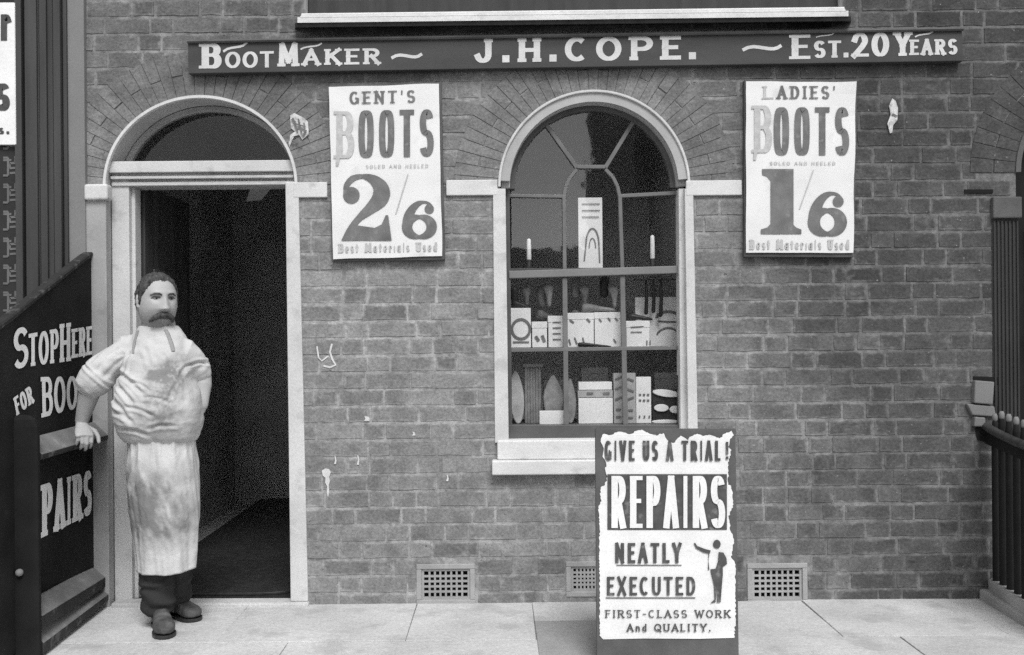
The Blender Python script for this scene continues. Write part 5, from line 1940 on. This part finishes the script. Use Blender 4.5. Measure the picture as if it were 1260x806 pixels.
# ---- boots
def boot(heel, toe):
    mb = MB()
    d = V((toe.x - heel.x, toe.y - heel.y, 0)); L_ = d.length; d.normalize()
    s = V((-d.y, d.x, 0))
    rings_ = []
    for t, hw, z0, z1 in ((0, .020, .012, .085), (.04, .030, .004, .105), (.18, .036, .0, .115), (.34, .034, .010, .110), (.5, .038, .012, .088), (.66, .047, .004, .070), (.8, .049, .002, .060), (.91, .040, .006, .050), (.98, .022, .010, .036), (1, .008, .014, .028)):
        c = heel + d * (L_ * t)
        ring_ = []
        for k in range(24):
            a = 2 * math.pi * k / 24
            ca, sa = math.cos(a), math.sin(a)
            ring_.append(c + s * hw * math.copysign(abs(ca) ** .7, ca) + V((0, 0, (z0 + z1) / 2 + (z1 - z0) / 2 * math.copysign(abs(sa) ** (.55 if sa < 0 else .9), sa) + .014)))
        rings_.append(ring_)
    mb.loft(rings_, True)
    c = heel + d * L_ * .2
    mb.tube([c + V((0, 0, .07)), c + V((0, 0, .13)), c + d * -.004 + V((0, 0, .19))], [.042, .044, .048], 20)
    o = remeshed(mb, 'boot', M['boot'], person, .0042, 3, lambda co, n: .0028 * noise.noise(co * 45) - .004 * gs(((co - heel).dot(d)) / L_ - .62, .03) * sst(.045, .07, co.z))
    sl_ = MB()
    ring0, ring1 = [], []
    pts = [(0, .018), (.03, .032), (.15, .038), (.3, .035), (.45, .036), (.62, .049), (.78, .053), (.9, .045), (.98, .027), (1.015, .008)]
    for t, w in pts: ring0.append(heel + d * L_ * t + s * w)
    for t, w in pts[::-1]: ring0.append(heel + d * L_ * t - s * w)
    sl_.prism([p + V((0, 0, .004)) for p in ring0], (0, 0, .014))
    hl = [p for p in ring0 if (p - heel).dot(d) < L_ * .32]
    sl_.build('sole', M['leather_dark'], o, bevel=.002)
    return o
boot(V((-1.640, -.300, 0)), V((-1.513, -.545, 0)))
boot(V((-1.655, -.155, 0)), V((-1.452, -.275, 0)))

# ---- apron: a hanging cloth wrapped round the hips, hem above the ankles
NA, NZ = 110, 90
rows, tones = [], []
for j in range(NZ + 1):
    v = j / NZ                                           # 0 at the waist
    z = .945 + (.284 - .945) * v
    cx = -1.600 + .022 * v
    rx = .150 + .012 * sst(0, .35, v) - .022 * sst(.5, 1, v)
    ry = .138 + .018 * sst(0, .3, v) - .026 * sst(.4, 1, v)
    cy = -.345
    r_ = []
    for i in range(NA + 1):
        u = i / NA * 2 - 1
        a = R(-90 + 112 * u)
        fold = .0085 * sst(.02, .3, v) * (noise.noise(V((u * 5.2 + .8 * v, v * 1.1, 2.2))) * 1.3 + .7 * noise.noise(V((u * 11 - 1.5 * v, v * 2.0, 7.7))))
        fold += .006 * noise.noise(V((u * 16, v * 1.6, 3))) * sst(.35, .0, v) * 1.5
        fold += .0045 * noise.noise(V((u * 6 + v * 5, v * 5 - u * 4, 5.5))) * sst(.1, .3, v) + .0016 * noise.noise(V((u * 14 + v * 8, v * 14, 9)))
        fold += .0045 * math.sin(u * 26 + 3 * noise.noise(V((u * 4, v * 2, 8)))) * sst(.30, .02, v) + .003 * math.sin((u * 1.6 + v * 2.2) * 15 + 4 * noise.noise(V((u * 3, v * 3, 1)))) * gs(v - .35, .2) * sst(.3, -.3, u)
        x = cx + (rx + fold) * math.cos(a)
        y = cy + (ry + fold * 1.4) * math.sin(a)
        zz = z + (.010 * math.cos(u * 2.2) * -1 + .008 * noise.noise(V((u * 3, 0, 1)))) * v
        r_.append(V((x, y, zz)))
    rows.append(r_)
ap = MB()
for j in range(NZ + 1):
    for i in range(NA + 1):
        p = rows[j][i]
        ap.v.append(p)
        v, u = j / NZ, i / NA * 2 - 1
        n1 = noise.noise(V((p.x * 11 + p.z * 4, 1, p.z * 6 - p.x * 3))); n2 = noise.noise(V((p.x * 42 + p.z * 16, 2, p.z * 16 - p.x * 8))); n3 = noise.noise(V((p.x * 90, 4, p.z * 70)))
        t = .58 * sst(.16, .40, v) * sst(.88, .66, v) * (1 - .55 * sst(.1, .7, u)) + .20 * gs(u + .35, .28) * gs(v - .72, .16)
        t = t * (1 + .9 * n1 + .7 * n2 + .3 * n3) + .05 + .06 * n2 + .12 * sst(-.5, -.75, u)
        ap.t.append(min(.8, max(0, t)))
for j in range(NZ):
    for i in range(NA):
        k = j * (NA + 1) + i
        ap.f.append((k, k + NA + 1, k + NA + 2, k + 1)); ap.m.append(0)
ao = ap.build('apron', M['apron'], person, smooth=True)
sm = ao.modifiers.new('cloth_thickness', 'SOLIDIFY')
sm.thickness = .003
# apron string under the belly
mb = MB()
pp = []
for i in range(41):
    u = i / 40 * 2 - 1
    a = R(-90 + 118 * u)
    pp.append(V((-1.600 + .158 * math.cos(a), -.345 + .146 * math.sin(a), .925)))
mb.tube(pp, .007, 8)
mb.build('apron_string', M['apron'], person, smooth=True)

# ---- kinds of which the place holds several
for o in list(S.objects):
    if o.parent is None and o.get('label'):
        g = {'bootlace': 'bootlaces on the rod', 'stick': 'white sticks on the upper ledge', 'boot': 'boots in the shop window', 'shoe': 'shoes in the shop window', 'shoe_box': 'boxes in the shop window',
             'leather_sole': 'leather soles on the low shelf', 'pale_sole': 'pale soles on the dark box', 'packet': 'packets on the low shelf', 'show_card': 'show cards in the window',
             'price_board': 'price bills on the wall', 'torn_bill': 'torn bills on the wall', 'display_block': 'display stands in the window'}.get(o.name.split('.')[0])
        if g:
            o['group'] = g
